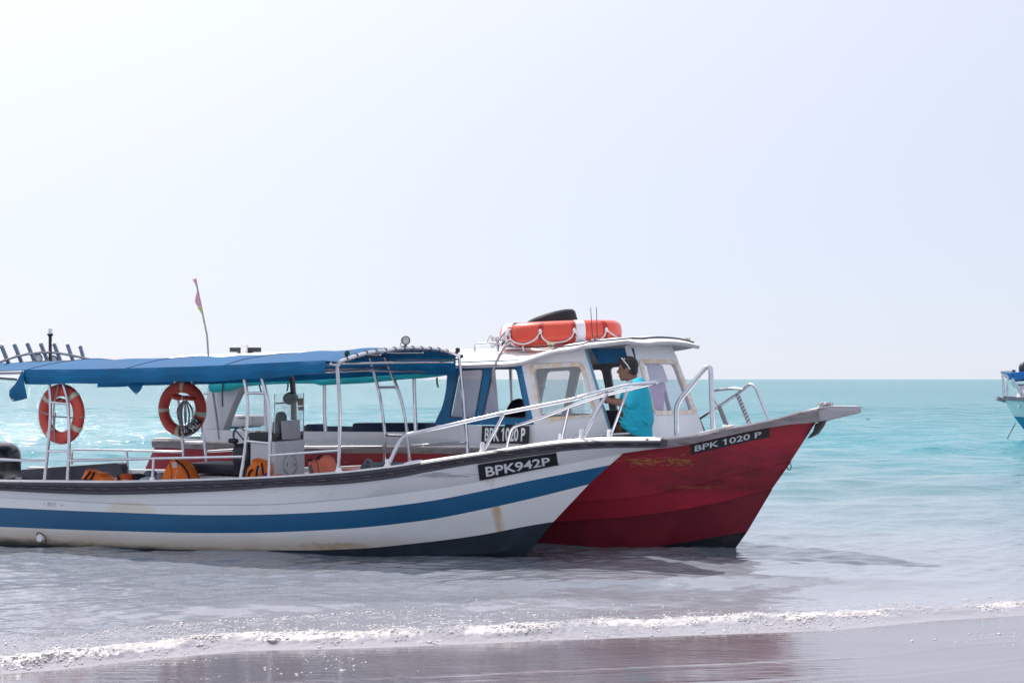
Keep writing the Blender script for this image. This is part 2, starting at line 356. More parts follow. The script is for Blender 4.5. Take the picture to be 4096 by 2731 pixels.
# materials of sea and sand
def sea_material():
    m = bpy.data.materials.new('sea_water'); m.use_nodes = True; t = m.node_tree; b = t.nodes['Principled BSDF']; L = t.links.new
    g = t.nodes.new('ShaderNodeNewGeometry'); sp = t.nodes.new('ShaderNodeSeparateXYZ'); L(g.outputs['Position'], sp.inputs[0])
    # water colour: silt in the wash, clearing to turquoise offshore
    dist = t.nodes.new('ShaderNodeMath'); dist.operation = 'LOGARITHM'; L(sp.outputs[1], dist.inputs[0]); dist.inputs[1].default_value = 10
    nz = t.nodes.new('ShaderNodeTexNoise'); nz.inputs['Scale'].default_value = .12; nz.inputs['Detail'].default_value = 5; L(g.outputs['Position'], nz.inputs['Vector'])
    mz = t.nodes.new('ShaderNodeMath'); mz.operation = 'MULTIPLY_ADD'; L(nz.outputs[0], mz.inputs[0]); mz.inputs[1].default_value = .25; L(dist.outputs[0], mz.inputs[2])
    cr = t.nodes.new('ShaderNodeValToRGB'); el = cr.color_ramp.elements
    mp = t.nodes.new('ShaderNodeMapRange'); mp.inputs[1].default_value = 1.0; mp.inputs[2].default_value = 3.0; L(mz.outputs[0], mp.inputs[0]); L(mp.outputs[0], cr.inputs[0])
    el[0].position = 0.0; el[0].color = (.235, .235, .27, 1); el[1].position = 1.0; el[1].color = (.006, .175, .205, 1)
    for pos, c in ((.13, (.20, .22, .255, 1)), (.22, (.10, .19, .22, 1)), (.36, (.035, .23, .275, 1)), (.6, (.012, .20, .24, 1))):
        e = el.new(pos); e.color = c
    # foam
    at = t.nodes.new('ShaderNodeAttribute'); at.attribute_name = 'foam'
    n1 = t.nodes.new('ShaderNodeTexNoise'); n1.inputs['Scale'].default_value = 9; n1.inputs['Detail'].default_value = 7; n1.inputs['Roughness'].default_value = .7; n1.inputs['Distortion'].default_value = .6
    mpp = t.nodes.new('ShaderNodeMapping'); mpp.inputs['Scale'].default_value = (1, .55, 1); L(g.outputs['Position'], mpp.inputs[0]); L(mpp.outputs[0], n1.inputs['Vector'])
    ad = t.nodes.new('ShaderNodeMath'); ad.operation = 'ADD'; L(n1.outputs[0], ad.inputs[0]); L(at.outputs['Fac'], ad.inputs[1])
    fm = t.nodes.new('ShaderNodeMapRange'); fm.inputs[1].default_value = .93; fm.inputs[2].default_value = 1.10; L(ad.outputs[0], fm.inputs[0])
    mx = t.nodes.new('ShaderNodeMix'); mx.data_type = 'RGBA'; L(fm.outputs[0], mx.inputs[0]); L(cr.outputs[0], mx.inputs[6]); mx.inputs[7].default_value = (.50, .475, .475, 1)
    sl_ = t.nodes.new('ShaderNodeAttribute'); sl_.attribute_name = 'silt'; m0 = t.nodes.new('ShaderNodeMix'); m0.data_type = 'RGBA'; L(sl_.outputs['Fac'], m0.inputs[0]); L(cr.outputs[0], m0.inputs[6]); m0.inputs[7].default_value = (.33, .31, .335, 1); L(m0.outputs[2], mx.inputs[6])
    L(mx.outputs[2], b.inputs['Base Color'])
    rr = t.nodes.new('ShaderNodeMapRange'); rr.inputs[1].default_value = 1.0; rr.inputs[2].default_value = 2.3; rr.inputs[3].default_value = .045; rr.inputs[4].default_value = .13; L(dist.outputs[0], rr.inputs[0])
    rx = t.nodes.new('ShaderNodeMix'); L(fm.outputs[0], rx.inputs[0]); L(rr.outputs[0], rx.inputs[2]); rx.inputs[3].default_value = .3; L(rx.outputs[0], b.inputs['Roughness'])
    b.inputs['IOR'].default_value = 1.4
    spx = t.nodes.new('ShaderNodeMapRange'); spx.inputs[1].default_value = 1.35; spx.inputs[2].default_value = 2.2; spx.inputs[3].default_value = .5; spx.inputs[4].default_value = .16; L(dist.outputs[0], spx.inputs[0]); L(spx.outputs[0], b.inputs['Specular IOR Level'])   # wave faces hide each other offshore: less mirror
    # small ripples everywhere, wind chop offshore
    rip = t.nodes.new('ShaderNodeTexNoise'); rip.inputs['Scale'].default_value = 6; rip.inputs['Detail'].default_value = 4; m1 = t.nodes.new('ShaderNodeMapping'); m1.inputs['Scale'].default_value = (.55, 1.5, 1); m1.inputs['Rotation'].default_value = (0, 0, R(8)); L(g.outputs['Position'], m1.inputs[0]); L(m1.outputs[0], rip.inputs['Vector'])
    ch = t.nodes.new('ShaderNodeTexNoise'); ch.inputs['Scale'].default_value = .9; ch.inputs['Detail'].default_value = 5; ch.inputs['Roughness'].default_value = .6; L(m1.outputs[0], ch.inputs['Vector'])
    far = t.nodes.new('ShaderNodeMapRange'); far.inputs[1].default_value = 1.25; far.inputs[2].default_value = 1.9; far.inputs[3].default_value = .0; far.inputs[4].default_value = .85; L(dist.outputs[0], far.inputs[0])
    b1 = t.nodes.new('ShaderNodeBump'); b1.inputs['Strength'].default_value = .16; b1.inputs['Distance'].default_value = .05; L(rip.outputs[0], b1.inputs['Height'])
    b2 = t.nodes.new('ShaderNodeBump'); b2.inputs['Distance'].default_value = .9; L(far.outputs[0], b2.inputs['Strength']); L(ch.outputs[0], b2.inputs['Height']); L(b1.outputs[0], b2.inputs['Normal'])
    L(b2.outputs[0], b.inputs['Normal'])
    return m
def sand_material():
    m = bpy.data.materials.new('wet_sand'); m.use_nodes = True; t = m.node_tree; b = t.nodes['Principled BSDF']; L = t.links.new
    g = t.nodes.new('ShaderNodeNewGeometry')
    n = t.nodes.new('ShaderNodeTexNoise'); n.inputs['Scale'].default_value = 1.1; n.inputs['Detail'].default_value = 8; n.inputs['Roughness'].default_value = .62
    mp = t.nodes.new('ShaderNodeMapping'); mp.inputs['Scale'].default_value = (.45, 1.6, 1); mp.inputs['Rotation'].default_value = (0, 0, R(-16)); L(g.outputs['Position'], mp.inputs[0]); L(mp.outputs[0], n.inputs['Vector'])
    cr = t.nodes.new('ShaderNodeValToRGB'); cr.color_ramp.elements[0].position = .35; cr.color_ramp.elements[0].color = (.075, .056, .072, 1); cr.color_ramp.elements[1].position = .7; cr.color_ramp.elements[1].color = (.11, .088, .105, 1)
    L(n.outputs[0], cr.inputs[0]); L(cr.outputs[0], b.inputs['Base Color'])
    b.inputs['Roughness'].default_value = .42
    b.inputs['Coat Weight'].default_value = 1.0; b.inputs['Coat IOR'].default_value = 2.7
    r = t.nodes.new('ShaderNodeMapRange'); r.inputs[1].default_value = .4; r.inputs[2].default_value = .75; r.inputs[3].default_value = .03; r.inputs[4].default_value = .16; L(n.outputs[0], r.inputs[0]); L(r.outputs[0], b.inputs['Coat Roughness'])
    n2 = t.nodes.new('ShaderNodeTexNoise'); n2.inputs['Scale'].default_value = 260; n2.inputs['Detail'].default_value = 3; L(g.outputs['Position'], n2.inputs['Vector'])
    bp = t.nodes.new('ShaderNodeBump'); bp.inputs['Strength'].default_value = .25; bp.inputs['Distance'].default_value = .004; L(n2.outputs[0], bp.inputs['Height']); L(bp.outputs[0], b.inputs['Normal'])
    n3 = t.nodes.new('ShaderNodeTexNoise'); n3.inputs['Scale'].default_value = 14; n3.inputs['Detail'].default_value = 3; m3 = t.nodes.new('ShaderNodeMapping'); m3.inputs['Scale'].default_value = (.25, 2.2, 1); m3.inputs['Rotation'].default_value = (0, 0, R(-16)); L(g.outputs['Position'], m3.inputs[0]); L(m3.outputs[0], n3.inputs['Vector'])
    bc = t.nodes.new('ShaderNodeBump'); bc.inputs['Strength'].default_value = .10; bc.inputs['Distance'].default_value = .02; L(n3.outputs[0], bc.inputs['Height']); L(bc.outputs[0], b.inputs['Coat Normal'])
    return m

# sand: gently shelving sheet, from behind the camera down under the sea
ys = np.concatenate([np.linspace(-40, 6, 24), np.linspace(6.2, 12.5, 560), np.linspace(12.6, 40, 40)]); xs = np.concatenate([np.linspace(-60, -7, 16), np.linspace(-6.8, 6.8, 240), np.linspace(7, 60, 16)])
X, Y = np.meshgrid(xs, ys); d = Y-shore_y(X)
ZS = np.where(d < 0, -.012-.0016*d*np.minimum(1, 1)-.0*d, -.012-.045*d)
ZS = np.where(d < -3, ZS+.03*(-3-d)*.5, ZS)
ZS += .0014*np.sin((Y*.96-X*.30)*20+2.2*vnoise(X*.7, Y*2, 5))*np.clip((-d-.8)/1.0, 0, 1)*np.clip((d+4)/1, 0, 1)*(.3+vnoise(X*.35, Y*.8, 6))
for k, (dd, hgt) in enumerate(((-.75, .002), (-.95, .0026), (-1.12, .003), (-1.27, .0035), (-1.45, .0035), (-1.58, .003), (-1.78, .0035), (-1.95, .003), (-2.2, .003), (-2.45, .003))):
    u = d-dd-.10*(vnoise(X*.55, 0*Y+k*3.1, 50+k)-.5)-.03*(vnoise(X*2.1, 0*Y+k*1.7, 60+k)-.5); ZS += hgt*np.exp(-(u/.022)**2)*np.clip(vnoise(X*.45, 0*Y+k*2.3, 70+k)*2.2-.55, 0, 1)
ZS += .004*(vnoise(X*.6, Y*1.6, 7)-.5)
sand = grid_mesh('sand', X, Y, ZS, sand_material()); tag(sand, kind='structure')

# sea: rows dense near the shore, fanning out to the horizon
inv = np.linspace(1/8.0, 1/110.0, 760); yy = np.concatenate([1/inv, np.geomspace(111, 20000, 110)])
kk = np.concatenate([np.linspace(-1.1, -.47, 14), np.linspace(-.46, .46, 760), np.linspace(.47, 1.1, 14)])
V_, K_ = np.meshgrid(np.linspace(0, 1, len(yy)), kk, indexing='ij'); Yr = np.repeat(yy[:, None], len(kk), 1); X = K_*Yr
# pull the near rows onto the wash edge so that the sheet ends at the shoreline
for _ in range(3):
    s0 = shore_y(X); Y = s0+(Yr-8.0)*np.clip((110.1-s0)/(110.1-8.0), .1, 2)*(Yr < 110.2)+(Yr-s0)*(Yr >= 110.2); X = K_*Y
d = Y-shore_y(X)
fade = np.clip(d/2.5, 0, 1); lod_r = np.clip((24-Y)/9, 0, 1); lod_c = np.clip((62-Y)/25, 0, 1)*(1+.8*np.clip((d-4)/10, 0, 1))
calm = .6+.4*np.clip((d-3)/6, 0, 1)
Z = wave_field(X, Y, W_RIP)*(.25+.75*fade)*lod_r*.62 + wave_field(X, Y, W_CHOP)*fade*lod_c*calm*.62 + wave_field(X, Y, W_SWELL)*fade*calm*np.clip((110-Y)/30, 0, 1)*.8*(1+1.2*np.clip((d-5)/15, 0, 1))
# breaking wavelet along the edge, a second line on the left behind it, a smooth swell further out
rag = .22*(vnoise(X*1.3, Y*.0+3, 11)-.5)+.12*(vnoise(X*4, Y*.0+9, 12)-.5)
crest = d-.34-rag; gap = np.clip(np.abs(X-3.0)/.9, 0, 1)
Z += .036*np.exp(-(crest/.13)**2)*(.5+.9*vnoise(X*1.1, 0*Y, 13)) + .016*np.exp(-((crest-.25)/.4)**2)
d2 = d-1.25-.35*(vnoise(X*.8, 0*Y+1, 14)-.5)-.08*X; w2 = np.clip((-X-.2)/1.0, 0, 1)
Z += .035*np.exp(-(d2/.14)**2)*w2*vnoise(X*1.7, 0*Y+2, 15)
d3 = Y-(12.0+.05*X+.25*(vnoise(X*.5, 0*Y, 16)-.5)); w3 = np.exp(-((X-2.0)/1.5)**2)
Z += .080*np.exp(-(d3/.24)**2)*w3
d4 = Y-(10.9+.1*X+.3*(vnoise(X*.6, 0*Y+7, 17)-.5)); w4 = np.exp(-((X+1.6)/1.1)**2)+.8*np.exp(-((X-.4)/.9)**2)
Z += .062*np.exp(-(d4/.26)**2)*w4
fo = np.exp(-((crest+.03)/.14)**2)*(.48+.20*gap)*(.72+.5*vnoise(X*2.3, 0*Y+4, 41))*np.where((X > 2.75) & (X < 3.5), .25, 1)
fo = np.maximum(fo, .34*np.clip(1-np.abs(d-.12)/.14, 0, 1)*gap)
fo = np.maximum(fo, .36*np.exp(-(d2/.16)**2)*w2); fo = np.maximum(fo, .36*np.clip(1-(d-.3)/1.5, 0, 1)*(d > .2)*np.clip((1.8-X)/2, 0, 1))
fo = np.maximum(fo, .33*np.clip(1-(d-.3)/.8, 0, 1)*(d > .2))
lump = np.clip(fo*2.2, 0, 1)*(Y < 20); Z += lump*(.016*(vnoise(X*16, Y*20, 31)-.4)+.011*(vnoise(X*38, Y*44, 32)-.5)+.007*(vnoise(X*75, Y*70, 33)-.5))
edge = np.clip(d/.16, 0, 1)**.8; Z = Z*edge+(-.018)*(1-edge)
silt = np.exp(-np.clip(d, 0, 50)/.75)*.65
sea = grid_mesh('sea', X, Y, Z, sea_material(), {'foam': fo, 'silt': silt}); tag(sea, kind='structure')
SEA_N = (X, Y, Z, d)
# ------------------------------------------------------------------ paints
def worn(name, base, rough, spots, grime=None, **kw):
    """paint with local wear: spots = (centre, radii along boat and up, frame, colour, noise scale, threshold, stretch); grime = (z0, z1, colour)"""
    m = mat(name, base, rough, **kw); t = m.node_tree; L = t.links.new; b = t.nodes['Principled BSDF']; src = b.inputs['Base Color'].links[0].from_socket
    g = t.nodes.new('ShaderNodeNewGeometry')
    def node(op, a, c=None):
        n = t.nodes.new('ShaderNodeMath'); n.operation = op
        for i, x in enumerate((a, c)):
            if x is None: continue
            if isinstance(x, (int, float)): n.inputs[i].default_value = x
            else: L(x, n.inputs[i])
        return n.outputs[0]
    def noise(scale, vec, det=8): 
        n = t.nodes.new('ShaderNodeTexNoise'); n.inputs['Scale'].default_value = scale; n.inputs['Detail'].default_value = det; n.inputs['Roughness'].default_value = .68; L(vec, n.inputs['Vector']); return n.outputs[0]
    sep = t.nodes.new('ShaderNodeSeparateXYZ'); L(g.outputs['Position'], sep.inputs[0])
    for (c, ra, rz_, F_, col, sc, thr, stz) in spots:
        d = t.nodes.new('ShaderNodeVectorMath'); d.operation = 'DOT_PRODUCT'; L(g.outputs['Position'], d.inputs[0]); d.inputs[1].default_value = F_[0].h
        ds = node('DIVIDE', node('SUBTRACT', d.outputs['Value'], Vector(c).dot(F_[0].h)), ra); dz = node('DIVIDE', node('SUBTRACT', sep.outputs[2], c[2]), rz_)
        r2 = node('ADD', node('MULTIPLY', ds, ds), node('MULTIPLY', dz, dz)); fall = node('MAXIMUM', node('SUBTRACT', 1.0, r2), 0.0)
        mp = t.nodes.new('ShaderNodeMapping'); mp.inputs['Scale'].default_value = (1, 1, stz); L(g.outputs['Position'], mp.inputs[0])
        mr = t.nodes.new('ShaderNodeMapRange'); mr.inputs[1].default_value = thr; mr.inputs[2].default_value = thr+(.06 if len(F_) == 1 else F_[1]); L(node('ADD', noise(sc, mp.outputs[0]), node('MULTIPLY', fall, .35)), mr.inputs[0])
        k = node('MULTIPLY', mr.outputs[0], node('MINIMUM', node('MULTIPLY', fall, 4.0), 1.0))
        mx = t.nodes.new('ShaderNodeMix'); mx.data_type = 'RGBA'; L(k, mx.inputs[0]); L(src, mx.inputs[6]); mx.inputs[7].default_value = lin(col); src = mx.outputs[2]
    for (z0, z1, col, sc, amp, mx_) in (grime or ()):
        mp = t.nodes.new('ShaderNodeMapping'); mp.inputs['Scale'].default_value = (.5, .5, 2); L(g.outputs['Position'], mp.inputs[0])
        zz = node('ADD', sep.outputs[2], node('MULTIPLY', node('SUBTRACT', noise(sc, mp.outputs[0]), .5), amp))
        mr = t.nodes.new('ShaderNodeMapRange'); mr.inputs[1].default_value = z0; mr.inputs[2].default_value = z1; mr.inputs[3].default_value = mx_; mr.inputs[4].default_value = 0; L(zz, mr.inputs[0])
        mx = t.nodes.new('ShaderNodeMix'); mx.data_type = 'RGBA'; L(mr.outputs[0], mx.inputs[0]); L(src, mx.inputs[6]); mx.inputs[7].default_value = lin(col); src = mx.outputs[2]
    L(src, b.inputs['Base Color']); return m
rust_c = between_px = None
def hp(px, py): return FA.at((px, py), -.8)
m_white = worn('hull_white', (.80, .80, .82), .38, [(hp(560, 2035), .35, .10, (FA, .3), (.74, .70, .60), 1.2, .45, 1), (hp(1900, 1935), .06, .10, (FA, .4), (.55, .40, .25), 6, .6, .2), (hp(1750, 1905), .45, .05, (FA,), (.45, .45, .47), 5, .74, 14), (hp(250, 2010), .35, .05, (FA,), (.5, .5, .5), 14, .80, 1), (hp(1200, 1960), 3.5, .12, (FA,), (.55, .56, .58), 9, .92, 9)], None, var=.04, scale=3, coat=.2, bump=.05, bscale=25)
m_blue = mat('hull_blue', (.001, .098, .225), .42, var=.12, scale=1.2, coat=.2, bump=.05, bscale=25)
m_boot = mat('hull_bottom_paint', (.018, .028, .042), .55, var=.35, scale=5, col2=(.32, .25, .18), thr=.70, soft=.03, scale2=5)
m_rub = mat('rubber_rail', (.048, .048, .064), .5, var=.25, scale=8, bump=.1)
m_steel = mat('stainless_steel', (.64, .65, .69), .22, metal=.95, var=.08, scale=20)
m_cap = mat('gunwale_white', (.80, .80, .80), .4, var=.08, scale=7, col2=(.45, .42, .38), thr=.64, soft=.05, scale2=9)
hq = lambda px, py: FB.at((px, py), -.7)
m_red = worn('hull_red', (.38, .014, .034), .48, [(hq(2690, 1848), .26, .14, (FB,), (.44, .20, .04), 14, .80, 3.0), (hq(2560, 1845), .50, .12, (FB,), (.44, .18, .05), 11, .82, 7), (hq(2720, 1955), .55, .04, (FB,), (.40, .15, .06), 14, .80, 6), (hq(3180, 1850), .10, .25, (FB,), (.48, .22, .04), 12, .84, 1), (hq(1400, 1850), 2.2, .12, (FB,), (.45, .20, .06), 6, .88, 5), (hq(2900, 1900), 1.2, .35, (FB, .4), (.16, .008, .016), 3, .55, 3)], None, var=.16, scale=2.2, bump=.08, bscale=20)
m_dred = mat('hull_dark_red', (.19, .011, .024), .5, var=.28, scale=2.5, bump=.08, bscale=20)
m_black = mat('hull_black_bottom', (.010, .014, .020), .5, var=.4, scale=4, col2=(.05, .03, .03), thr=.55)
m_wood = mat('weathered_grey_wood', (.27, .24, .25), .75, var=.25, scale=5, stretch=(1, 1, 5), col2=(.10, .085, .09), thr=.52, soft=.18, scale2=5, bump=.35, bscale=40)
m_plate = mat('number_plate_black', (.012, .014, .018), .45, var=.15)
m_letter = mat('number_white', (.72, .74, .78), .5, var=.06, scale=30)

def loft(mb, rows, mi): mb.strip(rows, mi=mi)
def text_mesh(txt, bold=.018):
    c = bpy.data.curves.new('t', 'FONT'); c.body = txt; c.offset = bold; c.resolution_u = 4
    o = bpy.data.objects.new('t', c); COL.objects.link(o); dg = bpy.context.evaluated_depsgraph_get(); me = bpy.data.meshes.new_from_object(o.evaluated_get(dg))
    vs = [v.co.copy() for v in me.vertices]; fs = [tuple(p.vertices) for p in me.polygons]
    bpy.data.objects.remove(o); bpy.data.curves.remove(c); bpy.data.meshes.remove(me)
    par = list(range(len(vs)))
    def find(i):
        while par[i] != i: i = par[i]
        return i
    for f in fs:
        for k in f[1:]: par[find(k)] = find(f[0])
    comp = {}
    for i in {k for f in fs for k in f}: comp.setdefault(find(i), []).append(i)
    letters = sorted(comp.values(), key=lambda L: min(vs[i].x for i in L)); chars = txt.replace(' ', '')
    if len(letters) == len(chars):
        for ch, ids in zip(chars, letters):       # the figure one gets its flag
            if ch == '1':
                x = min(vs[i].x for i in ids); y = max(vs[i].y for i in ids); h_ = y-min(vs[i].y for i in ids); n = len(vs)
                vs += [Vector((x+.02, y, 0)), Vector((x-.20*h_, y-.17*h_, 0)), Vector((x-.20*h_, y-.33*h_, 0)), Vector((x+.02, y-.20*h_, 0))]; fs.append((n+3, n+2, n+1, n))
    return vs, fs
def lettering(name, txt, mapper, m, parent, x0=.07, x1=.93, y0=.2, y1=.82, bold=.018):
    """flat letters laid on a surface: mapper(u, v) gives the point"""
    vs, fs = text_mesh(txt, bold); X = [v.x for v in vs]; Y = [v.y for v in vs]; a, b, c, d = min(X), max(X), min(Y), max(Y)
    par = list(range(len(vs)))
    def find(i):
        while par[i] != i: par[i] = par[par[i]]; i = par[i]
        return i
    for f in fs:
        for k in f[1:]: par[find(k)] = find(f[0])
    comp = {}
    for f in fs: comp.setdefault(find(f[0]), []).append(f)
    items = sorted((min(vs[k].x for f in F for k in f), max(vs[k].x for f in F for k in f), F) for F in comp.values()); words = []
    for it in items:
        if words and it[0]-words[-1][0] < .16: words[-1][0] = max(words[-1][0], it[1]); words[-1][1] += it[2]
        else: words.append([it[1], list(it[2])])
    for w in words:      # one mesh for each word
        ids = sorted({k for f in w[1] for k in f}); ix = {k: n for n, k in enumerate(ids)}; mb = MB()
        mb.add([mapper(x0+(x1-x0)*(vs[k].x-a)/(b-a), y0+(y1-y0)*(vs[k].y-c)/(d-c)) for k in ids], [tuple(ix[k] for k in f) for f in w[1]])
        o = mb.build(name, m, parent, smooth=0, recalc=False)
    return o
def bil(c00, c10, c11, c01, off=Vector((0, 0, 0))):
    return lambda u, v: (c00*(1-u)+c10*u)*(1-v)+(c01*(1-u)+c11*u)*v+off
def between(l0, l1, f, s, side=-1, out=0.0):
    """point on the hull skin between two lines at station s"""
    return l0.at(s, side, out)*(1-f)+l1.at(s, side, out)*f

# ================================================================== FRONT BOAT
boatA = empty('open_passenger_boat', FA.w(-3, 0, 0), 'white open boat with blue hull stripe and blue canvas canopy', 'boat')
hb = MB()
for side in (-1, 1):
    rub, sm, bt, bb, bo, chn, wl = [l.row(side) for l in (L_rub, L_seam, L_bt, L_bb, L_boot, L_ch, L_wl)]
    sm2 = L_seam.row(side, out=-.014, dz=-.004); bm_ = below(L_wl, .55, -.42)[0 if side < 0 else 1]
    smo = L_seam.row(side, out=.0, dz=.006)
    loft(hb, [rub, smo], 0); loft(hb, [smo, sm2], 0); loft(hb, [sm2, bt], 0); loft(hb, [bt, bb], 1); loft(hb, [bb, bo], 2); loft(hb, [bo, chn], 3); loft(hb, [chn, wl], 3); loft(hb, [wl, bm_], 3)
# transom
tr_n = [l.at(ST1, -1) for l in (L_rub, L_seam, L_bt, L_bb, L_boot, L_wl)]; tr_f = [l.at(ST1, 1) for l in (L_rub, L_seam, L_bt, L_bb, L_boot, L_wl)]
hb.strip([tr_n, tr_f], mi=0)
m_white2 = worn('hull_lower_white', (.80, .79, .79), .42, [(hp(1905, 2095), .055, .28, (FA, .45), (.55, .36, .17), 6, .52, .12), (hp(1300, 2190), .6, .06, (FA, .3), (.50, .30, .15), 9, .62, 1)], [(.02, .24, (.50, .36, .22), 3.0, .16, .75), (-.01, .055, (.03, .035, .025), 9.0, .09, .95)], var=.05, scale=3, coat=.15)
hullA = hb.build('hull', [m_white, m_blue, m_white2, m_boot], boatA, smooth=25)
# rub rail: two rubber ridges with a channel between them
prof = [(0.0, .004), (.018, .0), (.034, -.10), (.034, -.30), (.014, -.36), (.014, -.62), (.040, -.68), (.040, -.92), (.006, -1.0)]
rb = MB()
for side in (-1, 1):
    rows = []
    for (o, f) in prof:
        f = -f; r0 = L_cap.row(side, out=o); r1 = L_rub.row(side, out=o); rows.append([a*(1-f)+b*f for a, b in zip(r0, r1)])
    rb.strip(rows)
# tip of the rail wraps the beak
tipn, tipf = [[L_cap.at(L_cap.bow, s_, o)*(1+f)-L_rub.at(L_rub.bow, s_, o)*f for (o, f) in prof] for s_ in (-1, 1)]
rb.strip([tipn, tipf]); rb.build('rub_rail', m_rub, boatA, smooth=35)
m_ins = mat('rail_insert_strip', (.16, .12, .13), .5)
for i in range(34):
    s = L_cap.bow-.25-i*.225
    if s < -6.2: break
    a = L_cap.at(s, -1, .014); b = L_rub.at(s, -1, .014); p = a*.52+b*.48
    MB().box(p, (.05, .006, .004), (FA.h, FA.n, Vector((0, 0, 1)))).build('rail_insert', m_ins, boatA)
# gunwale cap, inner liner, floor and foredeck
gc = MB()
for side in (-1, 1):
    o = L_cap.row(side, out=.016, dz=.004); e = L_cap.row(side, out=-.02, dz=.022); i_ = L_cap.row(side, out=-.10, dz=.020); j = L_cap.row(side, out=-.11, dz=-.02)
    n = len(o); kk_ = [k for k in range(n) if L_cap.b(L_cap.bow+(ST1-L_cap.bow)*(k/(n-1))**1.15) > .125]
    gc.strip([[r[k] for k in kk_] for r in (o, e, i_, j)])
gc.build('gunwale_cap', m_cap, boatA)
m_liner = mat('inner_liner', (.55, .57, .60), .6, var=.1, scale=4)
inb = lambda s: max(.02, min(L_bb.b(s), L_wl.b(s))-.10)
ln = MB()
for side in (-1, 1):
    rows = [[], []]
    for k in range(41):
        s = -1.0+(ST1+1.0)*k/40; rows[0].append(L_cap.at(s, side, -.11, -.02)); rows[1].append(FA.w(s, side*inb(s), .26))
    ln.strip(rows)
ln.strip([[FA.w(-1.0+(ST1+1.0)*k/40, sd_*inb(-1.0+(ST1+1.0)*k/40), .26) for k in range(41)] for sd_ in (-1, 1)])
ln.build('inner_liner', m_liner, boatA)
fd = MB(); rows = [[], [], []]
for k in range(25):
    s = L_cap.bow-.02+(-1.1-L_cap.bow)*k/24
    for j, sd_ in enumerate((-1, 0, 1)):
        p = L_cap.at(s, -1 if sd_ == 0 else sd_, -.06 if L_cap.b(s) > .13 else -.03, .004)
        if sd_ == 0: p = FA.w(s, 0, L_cap.z(s)+.03)
        rows[j].append(p)
fd.strip(rows); fd.build('foredeck', m_cap, boatA)

def hull_plate(name, txt, lines, pxs, fr, parent, out=.020, skew=0, **kw):
    """thin plate following the near hull side between photo columns pxs and fractions fr of two lines"""
    l0, l1 = lines
    def mp(u, v, o=out):
        f = fr[1]+(fr[0]-fr[1])*v; tx = pxs[0]+(pxs[1]-pxs[0])*u+skew*(1-v); lo, hi = 0.0, 1.0
        pos = lambda k, o_: l0.at(l0.bow+(l0.stern-l0.bow)*k, -1, o_)*(1-f)+l1.at(l1.bow+(l1.stern-l1.bow)*k, -1, o_)*f
        for _ in range(40):
            mid = (lo+hi)/2; lo, hi = (mid, hi) if pix(pos(mid, 0))[0] > tx else (lo, mid)
        return pos(lo, o)
    mb = MB(); mb.strip([[mp(i/16, j) for i in range(17)] for j in (0, 1)]); mb.strip([[mp(i/16, j, out-.024) for i in range(17)] for j in (0, 1)])
    for j in (0, 1): mb.strip([[mp(i/16, j) for i in range(17)], [mp(i/16, j, out-.024) for i in range(17)]])
    pl = mb.build(name, m_plate, parent, smooth=0, label=kw.pop('label', None))
    lettering('lettering', txt, lambda u, v: mp(u, v, out+.004), m_letter, pl, **kw); return pl
hull_plate('number_plate', 'BPK942P', (L_rub, L_seam), (1914, 2228), (.07, .97), boatA, skew=8, x0=.09, x1=.91, y0=.16, y1=.80, bold=.022)

# ================================================================== RED BOAT
boatB = empty('cabin_boat', FB.w(-3.5, 0, 0), 'red boat with white wheelhouse, blue window frames and grey wooden rail', 'boat')
hb = MB()
for side in (-1, 1):
    r, s_, d_, b_, w_ = [l.row(side) for l in (M_rail, M_seam, M_dark, M_blk, M_wl)]
    s2 = M_seam.row(side, out=-.012, dz=-.004); d2_ = M_dark.row(side, out=-.010, dz=-.004); bm_ = below(M_wl, .55, -.42)[0 if side < 0 else 1]
    loft(hb, [r, s_], 0); loft(hb, [s_, s2], 0); loft(hb, [s2, d_], 0); loft(hb, [d_, d2_], 1); loft(hb, [d2_, b_], 1); loft(hb, [b_, w_], 2); loft(hb, [w_, bm_], 2)
tn = [l.at(ST2, -1) for l in (M_rail, M_seam, M_dark, M_blk, M_wl)]; tf = [l.at(ST2, 1) for l in (M_rail, M_seam, M_dark, M_blk, M_wl)]
hb.strip([tn, tf], mi=0)
hullB = hb.build('hull', [m_red, m_dred, m_black], boatB, smooth=25)
# wooden rail in lengths scarfed end to end
cuts = [M_top.bow-.16, .95, -.55, -2.6, -4.8, ST2]
for side in (-1, 1):
    for a, b in zip(cuts[:-1], cuts[1:]):
        mb = MB(); rows = [[] for _ in range(6)]; bev = .0
        for i in range(19):
            s = a+(b-a)*i/18-(.004 if i == 0 else 0)
            zt = M_top.z(s); bt_ = M_top.b(s)
            sr = min(s, M_rail.bow); zr = M_rail.z(sr) if s <= M_rail.bow else M_rail.zb+(zt-M_top.z(M_rail.bow))
            jit = .004*math.sin(s*9+side)
            for j, (o, zz) in enumerate([(-.09, zt), (.022, zt+.002), (.034, zt-.012), (.030+jit, (zt+zr)/2), (.022, zr-.004), (-.06, zr)]): rows[j].append(FB.w(s, side*max(.005, bt_+o), zz))
        mb.strip(rows+[rows[0]]); mb.add([r[0] for r in rows], [tuple(range(6))]); mb.add([r[-1] for r in rows], [tuple(range(6))])
        mb.build('rail_plank', m_wood, boatB, smooth=30)
